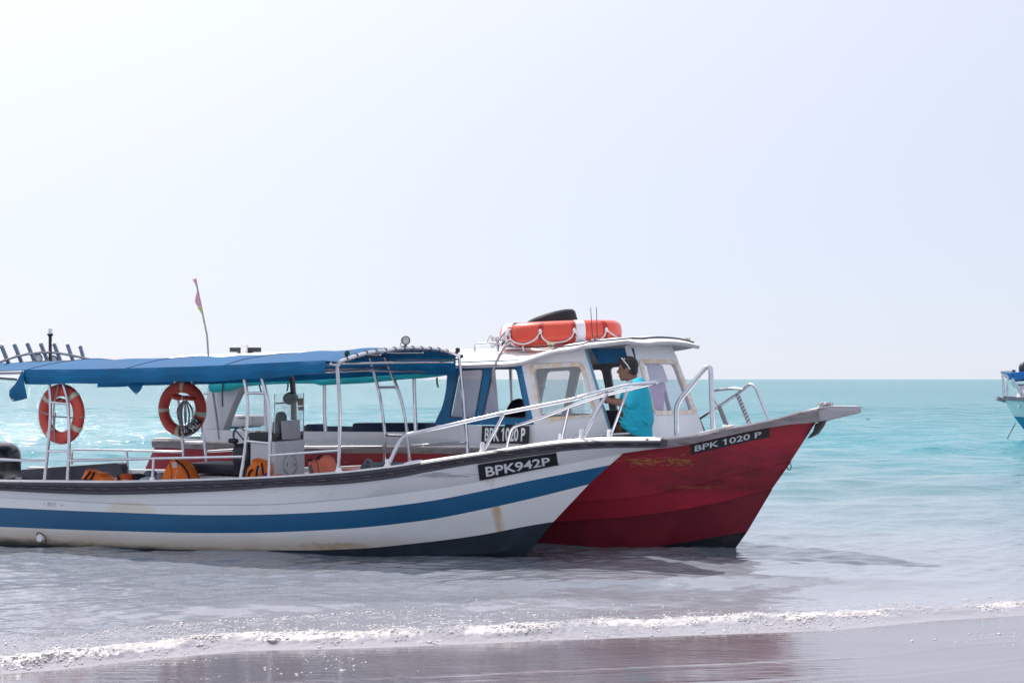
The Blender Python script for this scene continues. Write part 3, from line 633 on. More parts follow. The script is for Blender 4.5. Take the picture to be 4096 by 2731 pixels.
# beak: stout plank running out past the stem
z0 = FB.sz((3214, 1650))[1]
bk = MB(); pts_t = [FB.sz(p) for p in q('P', 3180, 1652, 3337, 1622, 3434, 1624)]; pts_b = [FB.sz(p) for p in q('P', 3180, 1692, 3296, 1683, 3434, 1651)]
rws = []
for (a, b, w_) in zip(pts_t, pts_b, (.16, .12, .085)):
    rws.append([FB.w(a[0], -w_, a[1]), FB.w(a[0], w_, a[1]), FB.w(b[0], w_, b[1]), FB.w(b[0], -w_, b[1])])
bk.strip(rws, closed=True); bk.add(rws[0], [(0, 1, 2, 3)]); bk.add(rws[-1], [(0, 1, 2, 3)])
bk.build('bow_beak', mat('bleached_wood', (.42, .41, .44), .8, var=.2, scale=6, stretch=(1, 1, 5), col2=(.14, .12, .13), thr=.56, soft=.1, scale2=6, bump=.35, bscale=35), boatB, bevel=.008)
# decks
m_deck = mat('deck_white', (.78, .76, .74), .5, var=.08, scale=4, col2=(.5, .46, .42), thr=.62, soft=.1)
dk = MB(); rows = [[], [], []]
for k in range(25):
    s = M_top.bow-.1+(-.62-M_top.bow+.1)*k/24
    for j, sd_ in enumerate((-1, 0, 1)): rows[j].append(FB.w(s, sd_*max(.01, M_top.b(s)-.05), M_top.z(s)+(.02 if sd_ == 0 else -.004)))
dk.strip(rows); dk.build('foredeck', m_deck, boatB)
for side in (-1, 1):
    mb = MB(); rows = [[], []]
    for k in range(41):
        s = -.60+(ST2+.60)*k/40; rows[0].append(FB.w(s, side*(M_top.b(s)-.05), M_top.z(s)-.004)); rows[1].append(FB.w(s, side*min(.90, M_top.b(s)-.12), M_top.z(s)-.002))
    mb.strip(rows); mb.build('side_deck', m_deck, boatB)
mb = MB(); mb.strip([[FB.w(-.6+(ST2+.65)*k/30, sd_*(min(.85, M_blk.b(-.6+(ST2+.65)*k/30)-.06)), .30) for k in range(31)] for sd_ in (-1, 1)]); mb.build('cockpit_floor', mat('floor_grey', (.22, .22, .24), .7), boatB)
mb = MB(); mb.strip([[FB.w(ST2+.03, sd_*(M_top.b(ST2)-.05), z) for z in (.30, M_top.z(ST2)+.02)] for sd_ in (-1, 1)]); mb.build('inner_transom', m_deck, boatB)
hull_plate('number_plate', 'BPK 1020 P', (M_rail, M_seam), (2768, 3080), (.02, .235), boatB, label='worn black painted number patch on the bow', x0=.05, x1=.9, y0=.2, y1=.86, bold=.015)
# ------------------------------------------------------------------ front boat: steelwork
UP = Vector((0, 0, 1))
AXA = (FA.h, FA.n, UP); AXB = (FB.h, FB.n, UP)
tn_ = lambda s: -(L_cap.b(s)-.055)
tf_ = lambda s: (L_cap.b(s)-.055)
def A(reg, *xy, t=None): return [FA.at(p, tn_ if t is None else t) for p in ([q(reg, *xy)] if len(xy) == 2 else q(reg, *xy))]
def blend(F, pts, t0, t1):
    """tracing of a post that leans from offset t0 at its foot to t1 at its head"""
    n = len(pts); out = []
    for i, p in enumerate(pts):
        u = i/(n-1); a = t0; 
        a = t0(F.loc(F.at(pts[0], t0))[0]) if callable(t0) else t0
        out.append(F.at(p, a+(t1-a)*u))
    return out
def foot(w, parent, m=None, h=.10):
    prof = [(.055, -.012), (.036, .008), (.024, .03), (.0185, h*.75)]
    MB().lathe(prof, w, AXA, 14).build('post_foot', m or m_cap, parent)
def ladder(parent, legs, rungs, t0, t1, up=.16):
    """boarding ladder that also carries the canopy: two bent legs and rungs"""
    cs = []
    for lg in legs:
        c = blend(FA, lg, t0, t1); c.append(c[-1]+(c[-1]-c[-2]).normalized()*up); c = spline(c, 6); cs.append(c)
        MB().tube(c, .0175).build('canopy_leg', m_steel, parent)
    for f in rungs:
        p = []
        for c in cs:
            z = f; k = min(range(len(c)), key=lambda i: abs(c[i].z-z)); p.append(c[k])
        tube('ladder_rung', p, .0145, m_steel, parent)
    return cs
def zat(p, t): return FA.at(p, t).z
ladder(boatA, [q('R2', 415, 765, 445, 480, 470, 200, 472, 20)+[q('R1', 515, 1135)], q('R2', 630, 765, 645, 480, 645, 250, 632, 0)+[q('R1', 662, 1135)]], [zat(q('R1', 610, 1330), -.95), zat(q('R2', 560, 465), -.95)], tn_, -.93)
ladder(boatA, [q('Q6', 215, 1440, 285, 1000, 315, 500, 300, 250, 270, 60), q('Q6', 610, 1430, 622, 1100, 628, 800, 606, 450, 570, 250, 515, 50)], [zat(q('Q6', 420, 264), -.95), zat(q('Q6', 450, 960), -.95)], tn_, -.93)
ladder(boatA, [q('P', 736, 1850, 728, 1750, 715, 1620, 702, 1529), q('P', 826, 1850, 815, 1750, 795, 1620, 771, 1529)], [zat(q('R1', 1950, 1265), .9), zat(q('R2', 1815, 382), .9)], tf_, .93)
ladder(boatA, [q('R3', 1925, 1480, 1932, 1150, 1890, 800, 1850, 620, 1790, 380), q('R3', 2195, 1450, 2162, 1100, 2120, 850, 2060, 650, 2000, 500, 1950, 370)], [zat(q('R3', 1950, 655), .85), zat(q('R3', 2025, 1148), .85)], tf_, .80, up=.04)
postn = blend(FA, q('R3', 1450, 1530, 1460, 900, 1430, 385), tn_, -.93); tube('front_post', postn, .019, m_steel, boatA, spl=6); foot(postn[0], boatA)
postf = blend(FA, q('R5', 542, 1380, 520, 1050, 490, 750, 460, 400, 430, 100), tf_, .93); tube('front_post', postf, .019, m_steel, boatA, spl=6)
for c in (A('R2', -200, 548, 0, 555, 432, 570), A('R2', 640, 565, 1440, 545, 2285, 528), A('R3', 740, 1360, 1445, 1308), A('R2', 1440, 548, 1425, 758)):
    tube('side_rail', c, .0145, m_steel, boatA)
foot(A('R2', 1425, 758)[0], boatA, h=.06)
for c in (A('R2', 670, 600, 672, 462, 1180, 470, 1712, 486, t=tf_), A('R2', 1185, 472, 1196, 665, t=tf_), A('R2', 1935, 482, 2200, 466, t=tf_)+A('R3', 500, 1302, 1100, 1276, 1910, 1270, t=tf_), A('R3', 2180, 1262, 2352, 1252, t=tf_)+A('R5', 515, 1160, t=tf_)):
    tube('side_rail', c, .0145, m_steel, boatA, fil=.05)
# bow pulpit
pn = A('R3', 1960, 1480, 2110, 1155)+A('R5', 0, 1010, 950, 795, 1880, 612)+A('R6', 350, 1000, 800, 890)
tipA = FA.at(q('R6', 1105, 864), 0.0)
pf = A('R5', 1010, 1275, 1085, 968, 1450, 855, 1880, 690, t=tf_)+A('R6', 190, 1120, 500, 1012, 850, 930, t=tf_)
tube('pulpit_rail', fillet(pn+[tipA-FA.n*.03], .07)+[tipA], .0185, m_steel, boatA)
tube('pulpit_rail', fillet(pf+[tipA+FA.n*.03], .07)+[tipA], .0165, m_steel, boatA)
for c, tt in ((('R5', 720, 1290, 980, 812), None), (('R6', 330, 1462, 600, 972), None), (('R6', 110, 1502, 195, 1125), tf_), (('R6', 620, 1462, 812, 938), tf_)):
    w = A(*c, t=tt); tube('pulpit_stanchion', w, .0155, m_steel, boatA); foot(w[0], boatA, h=.14)
foot(pn[0], boatA, h=.1)
# ------------------------------------------------------------------ canopy
m_canvas = mat('blue_canvas', (.002, .135, .31), .62, var=.16, scale=3, bump=.12, bscale=18, tl=.18, spec=.4)
m_canvas_top = mat('faded_blue_canvas', (.016, .105, .245), .7, var=.16, scale=2.2, bump=.2, bscale=9, tl=.10, spec=.15)
TC = 1.0
edge_px = q('R1', 0, 1005, 240, 992, 1000, 986, 2000, 960, 2352, 945)+q('R3', 600, 405, 1310, 372, 1440, 385)
edge_sz = sorted(FA.sz(p, -TC) for p in edge_px); bot_px = q('R1', 245, 1142, 800, 1135, 1500, 1120, 2352, 1105)+q('R3', 650, 555, 1330, 498)
bot_sz = sorted(FA.sz(p, -TC-.02) for p in bot_px)
ez = lambda s: float(np.interp(s, [a[0] for a in edge_sz], [a[1] for a in edge_sz])); bz = lambda s: float(np.interp(s, [a[0] for a in bot_sz], [a[1] for a in bot_sz]))
SN = FA.sz(q('R3', 1440, 385), -TC)[0]; SF = FA.sz((1838, 1428), TC)[0]; SA = -6.45
ZF = FA.at((1838, 1428), TC).z-ez(SN)
sfr = lambda v: SN+(SF-SN)*(v+1)/2
def can(a, v):
    s = SA+(sfr(v)-SA)*a; fr = (s-SA)/(SN-SA)
    wr = .009*math.sin(s*5.2+v*2)*math.sin(fr*math.pi*6)*(1-v*v)+.004*math.sin(s*13+v*7)*(1-abs(v))
    tilt = max(0, ZF)*(v+1)/2*max(0, fr)
    return FA.w(s, TC*v, ez(min(s, SN))+.108*(1-abs(v)**2.2)+wr+tilt)
cm = MB(); NV = 22; cm.strip([[can(i/70, -1+2*j/NV) for j in range(NV+1)] for i in range(71)])
cm.strip([[can(i/70, -1+2*j/NV)-Vector((0, 0, .005)) for j in range(NV+1)] for i in range(71)], mi=1)
canopy = cm.build('canopy', [m_canvas_top, m_canvas], boatA, smooth=60)
for (i0) in (.24, .50, .74):   # stitched seams across the canvas
    MB().tube([can(i0+.02*(1-abs(-1+2*j/NV)), -1+2*j/NV)+Vector((0, 0, .003)) for j in range(NV+1)], .0035, 5).build('canopy_seam', mat('seam_thread', (.04, .07, .18), .7), canopy)
def wav(s): return .012*math.sin(s*6.3)+.008*math.sin(s*17+1)
s0v, s1v = bot_sz[0][0], FA.sz(q('R3', 1322, 372), -TC)[0]
vm = MB(); rows = []
for j in range(9):
    f = j/8; rows.append([FA.w(s, -TC-.012-.016*math.sin(f*math.pi)-wav(s)*f, ez(s)*(1-f)+bz(s)*f+.004*(1-f)+.004*math.sin(s*9)*f) for s in np.linspace(s0v, s1v, 90)])
vm.strip(rows); vm.build('valance', m_canvas, canopy, smooth=60)
vm = MB(); rows = []
for j in range(7):
    f = j/6; rows.append([FA.w(s, TC+.012+.01*math.sin(f*math.pi)+wav(s)*f, (ez(min(s, SN))+max(0, ZF)*max(0, (s-SA)/(SN-SA)))*(1-f*0)-.19*f) for s in np.linspace(SA+.5, SF-.05, 80)])
vm.strip(rows); vm.build('valance', m_canvas, canopy, smooth=60)
def flap(pts, t, nm='canopy_flap'):
    W = [FA.at(p, t) for p in pts]; c = sum(W, Vector())/len(W); mb = MB(); N = len(W)
    D_ = [FA.n*(.02*math.sin(i*1.7)) for i in range(N)]
    vs = [w+d for w, d in zip(W, D_)]+[c-FA.n*.025]; 
    mb.add(vs, [(i, (i+1) % N, N) for i in range(N)]); mb.add([v+FA.n*.006 for v in vs], [((i+1) % N, i, N) for i in range(N)])
    o = mb.build(nm, m_canvas, canopy, smooth=60); return o
fl = flap(q('R1', 235, 992, 150, 1130, 100, 1205, 108, 1260, 125, 1322, 210, 1305, 292, 1285, 262, 1150), -TC-.04)
MB().lathe([(.006, 0), (.012, .002), (.012, -.002), (.006, 0)], FA.at(q('R1', 138, 1303), -TC-.055), (FA.h, UP, -FA.n), 10).build('grommet', m_steel, fl)
fl = flap(q('R1', 1365, 1125, 1330, 1168, 1425, 1252, 1480, 1200, 1497, 1120), -.9)
MB().lathe([(.006, 0), (.012, .002), (.012, -.002), (.006, 0)], FA.at(q('R1', 1426, 1236), -.93), (FA.h, UP, -FA.n), 10).build('grommet', m_steel, fl)
# frame tubes under the canvas
def arch(a, dz=-.022): return [can(a, -1+2*j/NV)+Vector((0, 0, dz)) for j in range(NV+1)]
fa = [p+FA.h*.02 for p in arch(1.0, .0)]
tube('canopy_bow', fa, .021, m_steel, boatA)
m_lash = mat('black_lashing', (.02, .02, .025), .7)
for j in range(13):
    k = (j+.6)/13.4*(len(fa)-1); i = int(k); c = fa[i].lerp(fa[i+1], k-i); tdir = (fa[i+1]-fa[i]).normalized(); e1 = FA.h*.75+tdir*.5; e1 -= tdir*e1.dot(tdir)*.5; e2 = UP
    MB().tube([c+(FA.h*math.cos(x)+tdir*.35*math.sin(x*.5))*.027+UP*math.sin(x)*.027 for x in np.linspace(0, 5.6, 11)], .0042, 5).build('lashing', m_lash, boatA)
for a in (.12, .31, .5, .68, .84): tube('canopy_bow', arch(a), .014, m_steel, boatA)
for tt in (-.97, .97, -.35, .35):
    tube('canopy_stringer', [can(i/20, tt)+Vector((0, 0, -.035)) for i in range(21)], .013, m_steel, boatA)
# straight spreaders at the front, seen from below
def lowbar(a, z0, z1): return [can(a, -1)+Vector((0, 0, z0)), can(a, 0)+Vector((0, 0, (z0+z1)/2-.10)), can(a, 1)+Vector((0, 0, z1))]
for a, z0, z1 in ((.985, -.02, -.06), (.93, -.11, -.16), (.85, -.07, -.10)):
    tube('spreader_bar', lowbar(a, z0, z1), .013, m_steel, boatA, spl=6)
# lamps on the canopy front
m_dark = mat('black_plastic', (.026, .028, .036), .45, var=.2)
def spot(c, d, rad, parent, nm='spotlight', leds=True):
    z = Vector(d).normalized(); a = z.cross(UP).normalized(); b = a.cross(z)
    o = MB().lathe([(0.001, -.045), (rad*.7, -.042), (rad*.9, -.02), (rad, .0), (rad, .016), (rad*.88, .018), (rad*.86, .006), (.001, .006)], c, (a, b, z), 24).build(nm, m_dark, parent)
    MB().lathe([(.001, .008), (rad*.85, .0085), (rad*.85, .004)], c, (a, b, z), 24).build('lens', mat('lamp_lens', (.55, .58, .56), .15, var=.2, scale=60), o)
    if leds:
        for k in range(6):
            an = k*math.pi/3; MB().ell(Vector(c)+(a*math.cos(an)+b*math.sin(an))*rad*.52+z*.009, (rad*.17, rad*.17, .004), (a, b, z), 8, 6).build('led', mat('led_clear', (.8, .85, .8), .1), o)
    return o
cl = FA.at(q('R3', 2148, 160), .12); lm = spot(cl, (.42, -.9, -.05), .047, boatA)
MB().tube([cl-UP*.045, cl-UP*.075+FA.n*.01, cl-UP*.095], .012).tube([cl+FA.h*-.05-UP*.02, cl+FA.h*-.06-UP*.05, cl+FA.h*-.02-UP*.07], .004, 6).build('bracket', m_dark, lm)
for reg, x, y, t_, colr, nm in (('R3', 1538, 297, -.80, (.004, .045, .035), 'green'), ('R4', 770, 672, .95, (.05, .006, .010), 'red')):
    c = FA.at(q(reg, x, y), t_); mb = MB(); mb.lathe([(.001, .030), (.018, .028), (.027, .012), (.028, -.008), (.020, -.024), (.001, -.028)], c, AXA, 18)
    mb.tube([c-UP*.02, c-UP*.075], .007, 8); mb.build('navigation_light', mat('lamp_'+nm, colr, .2, var=.15), boatA, label='small dark %s navigation light on a stalk' % nm)
MB().ell(FA.at(q('R4', 822, 750), .98), (.022, .022, .022), AXA).build('tube_end_knob', m_dark, boatA)

# ------------------------------------------------------------------ rod rack, mast light, lamps at the stern
SR = -6.02
def S(reg, *xy): return [FA.at_s(p, SR) for p in ([q(reg, *xy)] if len(xy) == 2 else q(reg, *xy))]
m_alu = mat('dull_aluminium', (.42, .39, .40), .45, metal=.7, var=.15, scale=25)
tube('rod_rack_bow', S('R1', -500, 1030, -250, 970, 0, 905, 150, 855, 300, 822, 450, 808, 600, 815, 750, 840, 880, 868, 960, 886, 1010, 905), .016, m_alu, boatA, spl=5)
tube('rod_rack_bow', S('R1', -400, 1080, -200, 1030, 0, 975, 120, 940, 260, 915, 420, 902, 600, 898, 760, 900, 960, 905), .012, m_alu, boatA, spl=5)
for (x0, y0, x1, y1) in ((-240, 790, -150, 990), (-110, 755, -25, 960), (25, 730, 110, 935), (160, 715, 240, 912), (295, 705, 380, 908), (435, 705, 512, 898), (575, 708, 645, 892), (715, 715, 776, 892), (850, 735, 892, 888)):
    a, b = S('R1', x0, y0, x1, y1); d = (a-b).normalized(); mb = MB(); off = -FA.h*.02
    u = d.cross(UP).normalized(); v = d.cross(u)
    mb.lathe([(.0, 0), (.023, 0), (.023, (a-b).length), (.018, (a-b).length), (.018, .05), (0, .05)], b+off, (u, v, d), 14); mb.build('rod_holder', m_alu, boatA)
c = S('R1', 525, 895)[0]; tp = S('R1', 525, 640)[0]; mst = MB().tube([c-UP*.08, c, tp], .019).lathe([(.001, .012), (.033, .010), (.036, 0), (.022, -.02)], tp+UP*.02, AXA, 16).build('mast_light', m_dark, boatA)
MB().lathe([(.001, .062), (.020, .058), (.024, .04), (.022, 0)], tp+UP*.034, AXA, 16).build('lamp_globe', mat('clear_globe', (.85, .85, .85), .1), mst)
for x, y, rr in ((395, 868, .052), (555, 885, .05)):
    cpt = S('R1', x, y)[0]; o = spot(cpt, (.55, -.75, .35), rr, boatA, leds=False); MB().tube([cpt-UP*.03, cpt-UP*.11], .01).build('bracket', m_dark, o)
tube('frame_brace', S('R1', -300, 1060, 0, 1080, 170, 1092), .014, m_steel, boatA)
# ------------------------------------------------------------------ stern: engine, padded side
oc = FA.at(q('P', -28, 1846), 0.0)
eng = MB().ell(oc+FA.h*.0, (.30, .24, .235), AXA, 28, 16, e=.62).build('outboard_motor', mat('engine_black', (.018, .020, .027), .28, var=.2, coat=.4), boatA)
MB().box(oc-UP*.42-FA.h*.06, (.10, .07, .30), AXA).box(oc-UP*.25+FA.h*.12, (.12, .16, .05), AXA).build('motor_leg', m_dark, eng, bevel=.015)
MB().tube([oc+FA.h*.29+UP*.02+FA.n*-.2, oc+FA.h*.302+UP*.02, oc+FA.h*.29+UP*.02+FA.n*.2], .012, 8).build('cowling_band', mat('engine_grey', (.06, .065, .075), .35), eng)
m_vinyl = mat('black_vinyl', (.034, .036, .052), .38, var=.25, scale=7, bump=.12, bscale=20)
W = [FA.at(p, .80) for p in q('R2', -350, 700, 0, 662, 500, 625, 1095, 583, 1128, 600, 1152, 690, 1152, 800, -350, 800)]
MB().prism(W, FA.n*.13).build('padded_backrest', m_vinyl, boatA, bevel=.018)
# seat box with vinyl cushion
def fbox(nm, p0, p1, t0, t1, m, bevel=.01, parent=None):
    a = FA.loc(FA.at(p0, t0)); b = FA.loc(FA.at(p1, t0)); s0, s1 = sorted((a[0], b[0])); z0, z1 = sorted((a[2], b[2]))
    return MB().box(FA.w((s0+s1)/2, (t0+t1)/2, (z0+z1)/2), ((s1-s0)/2, (t1-t0)/2, (z1-z0)/2), AXA).build(nm, m, parent or boatA, bevel=bevel)
m_gel = mat('white_gelcoat', (.66, .67, .69), .42, var=.07, scale=5)
sb = fbox('seat_box', q('R2', 1760, 702), q('R2', 2175, 980), .05, .55, m_gel); fbox('seat_cushion', q('R2', 1740, 588), q('R2', 2195, 698), .03, .57, m_vinyl, .025)
# ------------------------------------------------------------------ helm console
cn = FA.loc(FA.at(q('Q6', 700, 925), -.30)); sC = cn[0]; zC = cn[2]
zT = FA.loc(FA.at(q('Q6', 700, 808), -.30))[2]; zW = FA.loc(FA.at(q('Q6', 690, 262), -.30))[2]
con = MB().box(FA.w(sC-.15, 0, (zC+.28)/2), (.15, .30, (zC-.28)/2), AXA).build('console', m_gel, boatA, bevel=.012)
MB().box(FA.w(sC-.165, 0, (zC+zT)/2+.002), (.155, .297, (zT-zC)/2), AXA).build('dashboard', m_dark, con, bevel=.01)
m_acr = glass('clear_acrylic', (.75, .82, .82), .10)
wsc = MB().box(FA.w(sC-.012, 0, (zW+zT)/2-.02), (.003, .295, (zW-zT)/2+.02), AXA).build('windscreen', m_acr, con)
for sd_ in (-1, 1): 
    sh = fillet([FA.w(sC-.02, sd_*.29, zT-.03), FA.w(sC-.02, sd_*.29, zW), FA.w(sC-.28, sd_*.29, zW-.01), FA.w(sC-.28, sd_*.29, zT-.03)], .06)
    MB().prism(sh, FA.n*.005).build('windscreen', m_acr, con)
m_edge = mat('acrylic_edge', (.55, .62, .66), .2)
for (s_, t_) in ((sC-.012, -.292), (sC-.012, .295)): MB().box(FA.w(s_, t_, (zW+zT)/2), (.004, .0035, (zW-zT)/2), AXA).build('windscreen_edge', m_edge, con)
pl = [FA.at_s(p, sC+.012) for p in q('Q6', 780, 636, 1028, 625, 1037, 888, 790, 899)]
MB().prism(pl, FA.h*.014).build('square_panel', mat('grey_panel', (.46, .45, .50), .45), con, bevel=.003)
for pp, c_ in ((q('Q6', 1012, 320, 1086, 320, 1086, 422, 1012, 422), (.26, .20, .15)), (q('Q6', 1022, 437, 1090, 437, 1090, 490, 1022, 490), (.25, .21, .20))):
    MB().prism([FA.at_s(p, sC-.006) for p in pp], FA.h*.002).build('sticker', mat('sticker_%d' % int(c_[2]*100), c_, .6, var=.4, scale=60), wsc)
# smiling face drawn on the console front
m_ink = mat('marker_ink', (.20, .20, .23), .7)
def ink(pts, r=.0035): return MB().tube([FA.at_s(p, sC+.001) for p in pts], r, 6).build('drawn_line', m_ink, con)
ink(q('Q6', *sum(([908+95*math.cos(a), 1255+145*math.sin(a)] for a in np.linspace(0, 6.283, 33)), [])))
ink(q('Q6', *sum(([908+82*math.cos(a), 1262+120*math.sin(a)] for a in np.linspace(.35, 2.8, 15)), [])), .0025)
for ex in (865, 972): MB().ell(FA.at_s(q('Q6', ex, 1245), sC+.001), (.004, .012, .022), AXA, 10, 8).build('drawn_eye', m_ink, con)
# wheel, throttle
wc = FA.at(q('Q6', 262, 940), 0.05); ring = [wc+FA.n*math.cos(a)*.17+(UP*.92-FA.h*.39)*math.sin(a)*.17 for a in np.linspace(0, 6.283, 29)[:-1]]
whl = MB().tube(ring, .012, 8, closed=True).build('steering_wheel', m_steel, con)
for k in range(3): tube('spoke', [wc+FA.h*.03, ring[int(k*28/3)]], .007, m_dark, whl)
tube('wheel_column', [wc+FA.h*.02, FA.w(sC-.2, .05, zC-.1)], .02, m_dark, whl)
th = FA.at(q('Q6', 115, 915), -.25)
thr = MB().tube([th, FA.at(q('Q6', 175, 1010), -.25), FA.at(q('Q6', 215, 1075), -.25)], .020).ell(th, (.055, .035, .025), AXA, 14, 8, e=.6).build('throttle_lever', m_dark, con)
bx_ = FA.at(q('Q6', 260, 1120), -.22); MB().ell(bx_, (.12, .09, .13), AXA, 18, 12, e=.7).build('throttle_box', m_dark, con)
# post through the middle with dark wrapping
pp = [FA.at(p, .38) for p in q('Q6', 975, 700, 968, 300, 945, 10)]; tube('centre_post', pp+[pp[-1]+UP*.2], .020, mat('worn_post', (.24, .21, .23), .5, metal=.4, var=.2), boatA)
tube('post_wrap', [FA.at(p, .36) for p in q('Q6', 940, 620, 938, 400, 930, 200, 915, 40)], .017, m_dark, boatA)
# drain fitting on the hull side
dp = between(L_bb, L_boot, .55, L_bb.s_at(165), -1, .0); dr = MB().lathe([(.001, .05), (.036, .05), (.042, .03), (.042, -.02)], dp+UP*0, (FA.h, UP, -FA.n), 18).build('drain_fitting', m_cap, boatA)
tube('drain_loop', [dp-FA.n*.03-FA.h*.045+UP*.03, dp-FA.n*.04-FA.h*.02+UP*.06, dp-FA.n*.04+FA.h*.06+UP*.03, dp-FA.n*.03+FA.h*.075-UP*.04, dp-FA.n*.02+FA.h*.03-UP*.09], .006, m_dark, dr, spl=5)
# cleat on the near gunwale
for tt, reg, xy in ((None, 'R3', (2130, 1470, 2160, 1440, 2320, 1412)), (tf_, 'R3', (2180, 1420, 2190, 1400, 2210, 1398))):
    c = A(reg, *xy, t=tt); tube('cleat', c, .011, m_steel, boatA, spl=4)
b_ = A('R3', 2185, 1462, 2190, 1440); tube('cleat', b_, .009, m_steel, boatA); b_ = A('R3', 2270, 1450, 2275, 1424); tube('cleat', b_, .009, m_steel, boatA)
fbox('orange_locker', q('R3', 1360, 1508), q('R3', 1990, 1640), .55, .75, mat('orange_paint', (.52, .075, .022), .5, var=.15), .01)
# ------------------------------------------------------------------ red boat: superstructure
def at_plane(p, P0, N):
    d = ray(p); return CAMP+d*((P0-CAMP).dot(N)/d.dot(N))
tcab = lambda s: -(.93 if s < -2.0 else .93-(s+2.0)*.185)
def B(reg, *xy, t=None): return [FB.at(p, tcab if t is None else t) for p in ([q(reg, *xy)] if len(xy) == 2 else q(reg, *xy))]
def mirror(W): return [FB.w(*((l := FB.loc(w))[0], -l[1], l[2])) for w in W]
m_cab = mat('cabin_white', (.68, .69, .73), .45, var=.06, scale=4, col2=(.45, .42, .40), thr=.68, soft=.1, scale2=5)
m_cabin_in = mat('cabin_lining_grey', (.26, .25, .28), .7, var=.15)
m_teal = mat('blue_frame_paint', (.006, .135, .30), .45, var=.12, scale=4, coat=.2)
m_seal = mat('sealant_tan', (.66, .50, .35), .7, var=.12, scale=14, col2=(.68, .65, .64), thr=.47, soft=.06, scale2=10)
m_tint = glass('tinted_window', (.30, .24, .36), .60); m_clear = glass('clear_window', (.70, .76, .78), .16); m_haze = glass('hazy_window', (.62, .58, .70), .34)
def cabin_side(near=True):
    """one side of the wheelhouse: blue framed aft part with two windows, white forward part with a big window"""
    mir = (lambda W: W) if near else mirror; inward = FB.n*(.035 if near else -.035)
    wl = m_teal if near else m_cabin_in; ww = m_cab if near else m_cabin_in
    o = B('R5', 112, 938, 160, 830, 205, 740, 240, 620, 265, 480, 275, 330, 290, 150, 700, 135, 1170, 120, 1212, 190, 1368, 935)
    w1 = fillet(B('R5', 418, 255, 737, 238, 630, 852, 300, 842), .05, closed=True); w2 = fillet(B('R5', 850, 238, 1150, 228, 1278, 852, 718, 832), .05, closed=True)
    pn_ = MB().holes(mir(o), [mir(w1), mir(w2)], inward).build('cabin_panel', wl, boatB, smooth=30, label='blue framed cabin side with two tinted windows' if near else None)
    g1 = B('R5', 440, 250, 740, 235, 632, 858, 322, 850); g2 = B('R5', 850, 235, 870, 235, 922, 845, 715, 835)
    for g, k in ((g1, m_tint), (g2, m_tint)):
        MB().prism(mir([x+FB.n*.012 for x in g]), inward*.15).build('window_pane', k if near else glass('far_hazy_window', (.6, .58, .68), .16), pn_)
    for w in (w1, w2):
        MB().tube([x-FB.n*.003 for x in mir(w)] if near else mir(w), .006, 6, closed=True).build('window_gasket', m_rub, pn_)
    # white forward part
    o2 = B('R5', 1212, 120, 1212, 190, 1368, 935, 1440, 1290)+B('R6', 655, 1500, 640, 1400, 372, 520, 365, 480)
    w3 = fillet(B('R5', 1360, 238)+B('R6', 318, 690, 452, 1192)+B('R5', 1462, 850), .05, closed=True)
    if not near:
        cc = sum(w3, Vector())/len(w3); w3 = [cc+FB.h*(x-cc).dot(FB.h)*1.28+FB.n*(x-cc).dot(FB.n)*1.28+UP*(x-cc).z*1.12 for x in w3]
    p2 = MB().holes(mir(o2), [mir(w3)], inward).build('cabin_panel', ww, boatB, smooth=30)
    MB().prism(mir([x+FB.n*.015 for x in w3]), inward*.15).build('window_pane', m_clear if near else glass('far_clear_window', (.7, .76, .78), .06), p2)
    if near:
        s3 = fillet(B('R5', 1300, 180)+B('R6', 342, 648, 492, 1205)+B('R5', 1452, 906), .07, closed=True)
        MB().holes([x-FB.n*.009 for x in s3], [[x-FB.n*.009 for x in w3]], FB.n*.008).build('window_sealant', m_seal, p2, smooth=30)
        n3 = len(s3)
        for k in range(0, n3, 3):
            MB().ell((s3[k]+w3[k])/2-FB.n*.011, (.008, .004, .008), AXB, 8, 6).build('screw', m_steel, p2)
        for k in range(6): MB().ell(FB.at(q('R5', 560+k*145, 915), tcab)-FB.n*.003, (.006, .004, .006), AXB, 8, 6).build('screw', m_steel, pn_)
        for f in (.12, .42, .72): MB().ell(FB.at(q('R5', 1225+f*130, 200+f*700), tcab)-FB.n*.003, (.006, .004, .006), AXB, 8, 6).build('screw', m_steel, pn_)
        ed = B('R6', 372, 520, 640, 1402); MB().tube([e-FB.n*.004 for e in ed], .012, 6).build('door_trim', mat('door_trim_blue', (.12, .33, .50), .4), p2)
    return pn_
cabin_side(True); cabin_side(False)
# front face with windscreen: raked plane athwartships
nb = FB.at(q('R6', 1082, 1462), -.66); ntp = FB.at(q('R6', 818, 512), -.70); FN = (ntp-nb).cross(FB.n).normalized()
def Fp(reg, *xy): return [at_plane(p, nb, FN) for p in q(reg, *xy)]
fo_ = Fp('R6', 1088, 1500, 1082, 1462, 818, 512, 812, 470, 1270, 480, 1322, 585, 1548, 1192, 1612, 1385, 1618, 1430)
if FN.dot(CAMP-nb) < 0: FN = -FN
w4 = fillet(Fp('R6', 968, 660, 1302, 664, 1482, 1150, 1090, 1158), .06, closed=True); s4 = fillet(Fp('R6', 915, 620, 1312, 628, 1545, 1185, 1092, 1206), .08, closed=True)
pf_ = MB().holes(fo_, [w4], -FN*.035).build('cabin_panel', m_cab, boatB, smooth=30, label='white front face of the wheelhouse with windscreen')
MB().holes([x+FN*.009 for x in s4], [[x+FN*.009 for x in w4]], -FN*.008).build('window_sealant', m_seal, pf_, smooth=30)
MB().prism([x-FN*.012 for x in w4], -FN*.005).build('window_pane', glass('windscreen_pane', (.55, .50, .68), .22), pf_)
for k in range(0, len(s4), 3): MB().ell((s4[k]+w4[k])/2+FN*.011, (.008, .008, .008), AXB, 8, 6).build('screw', m_steel, pf_)
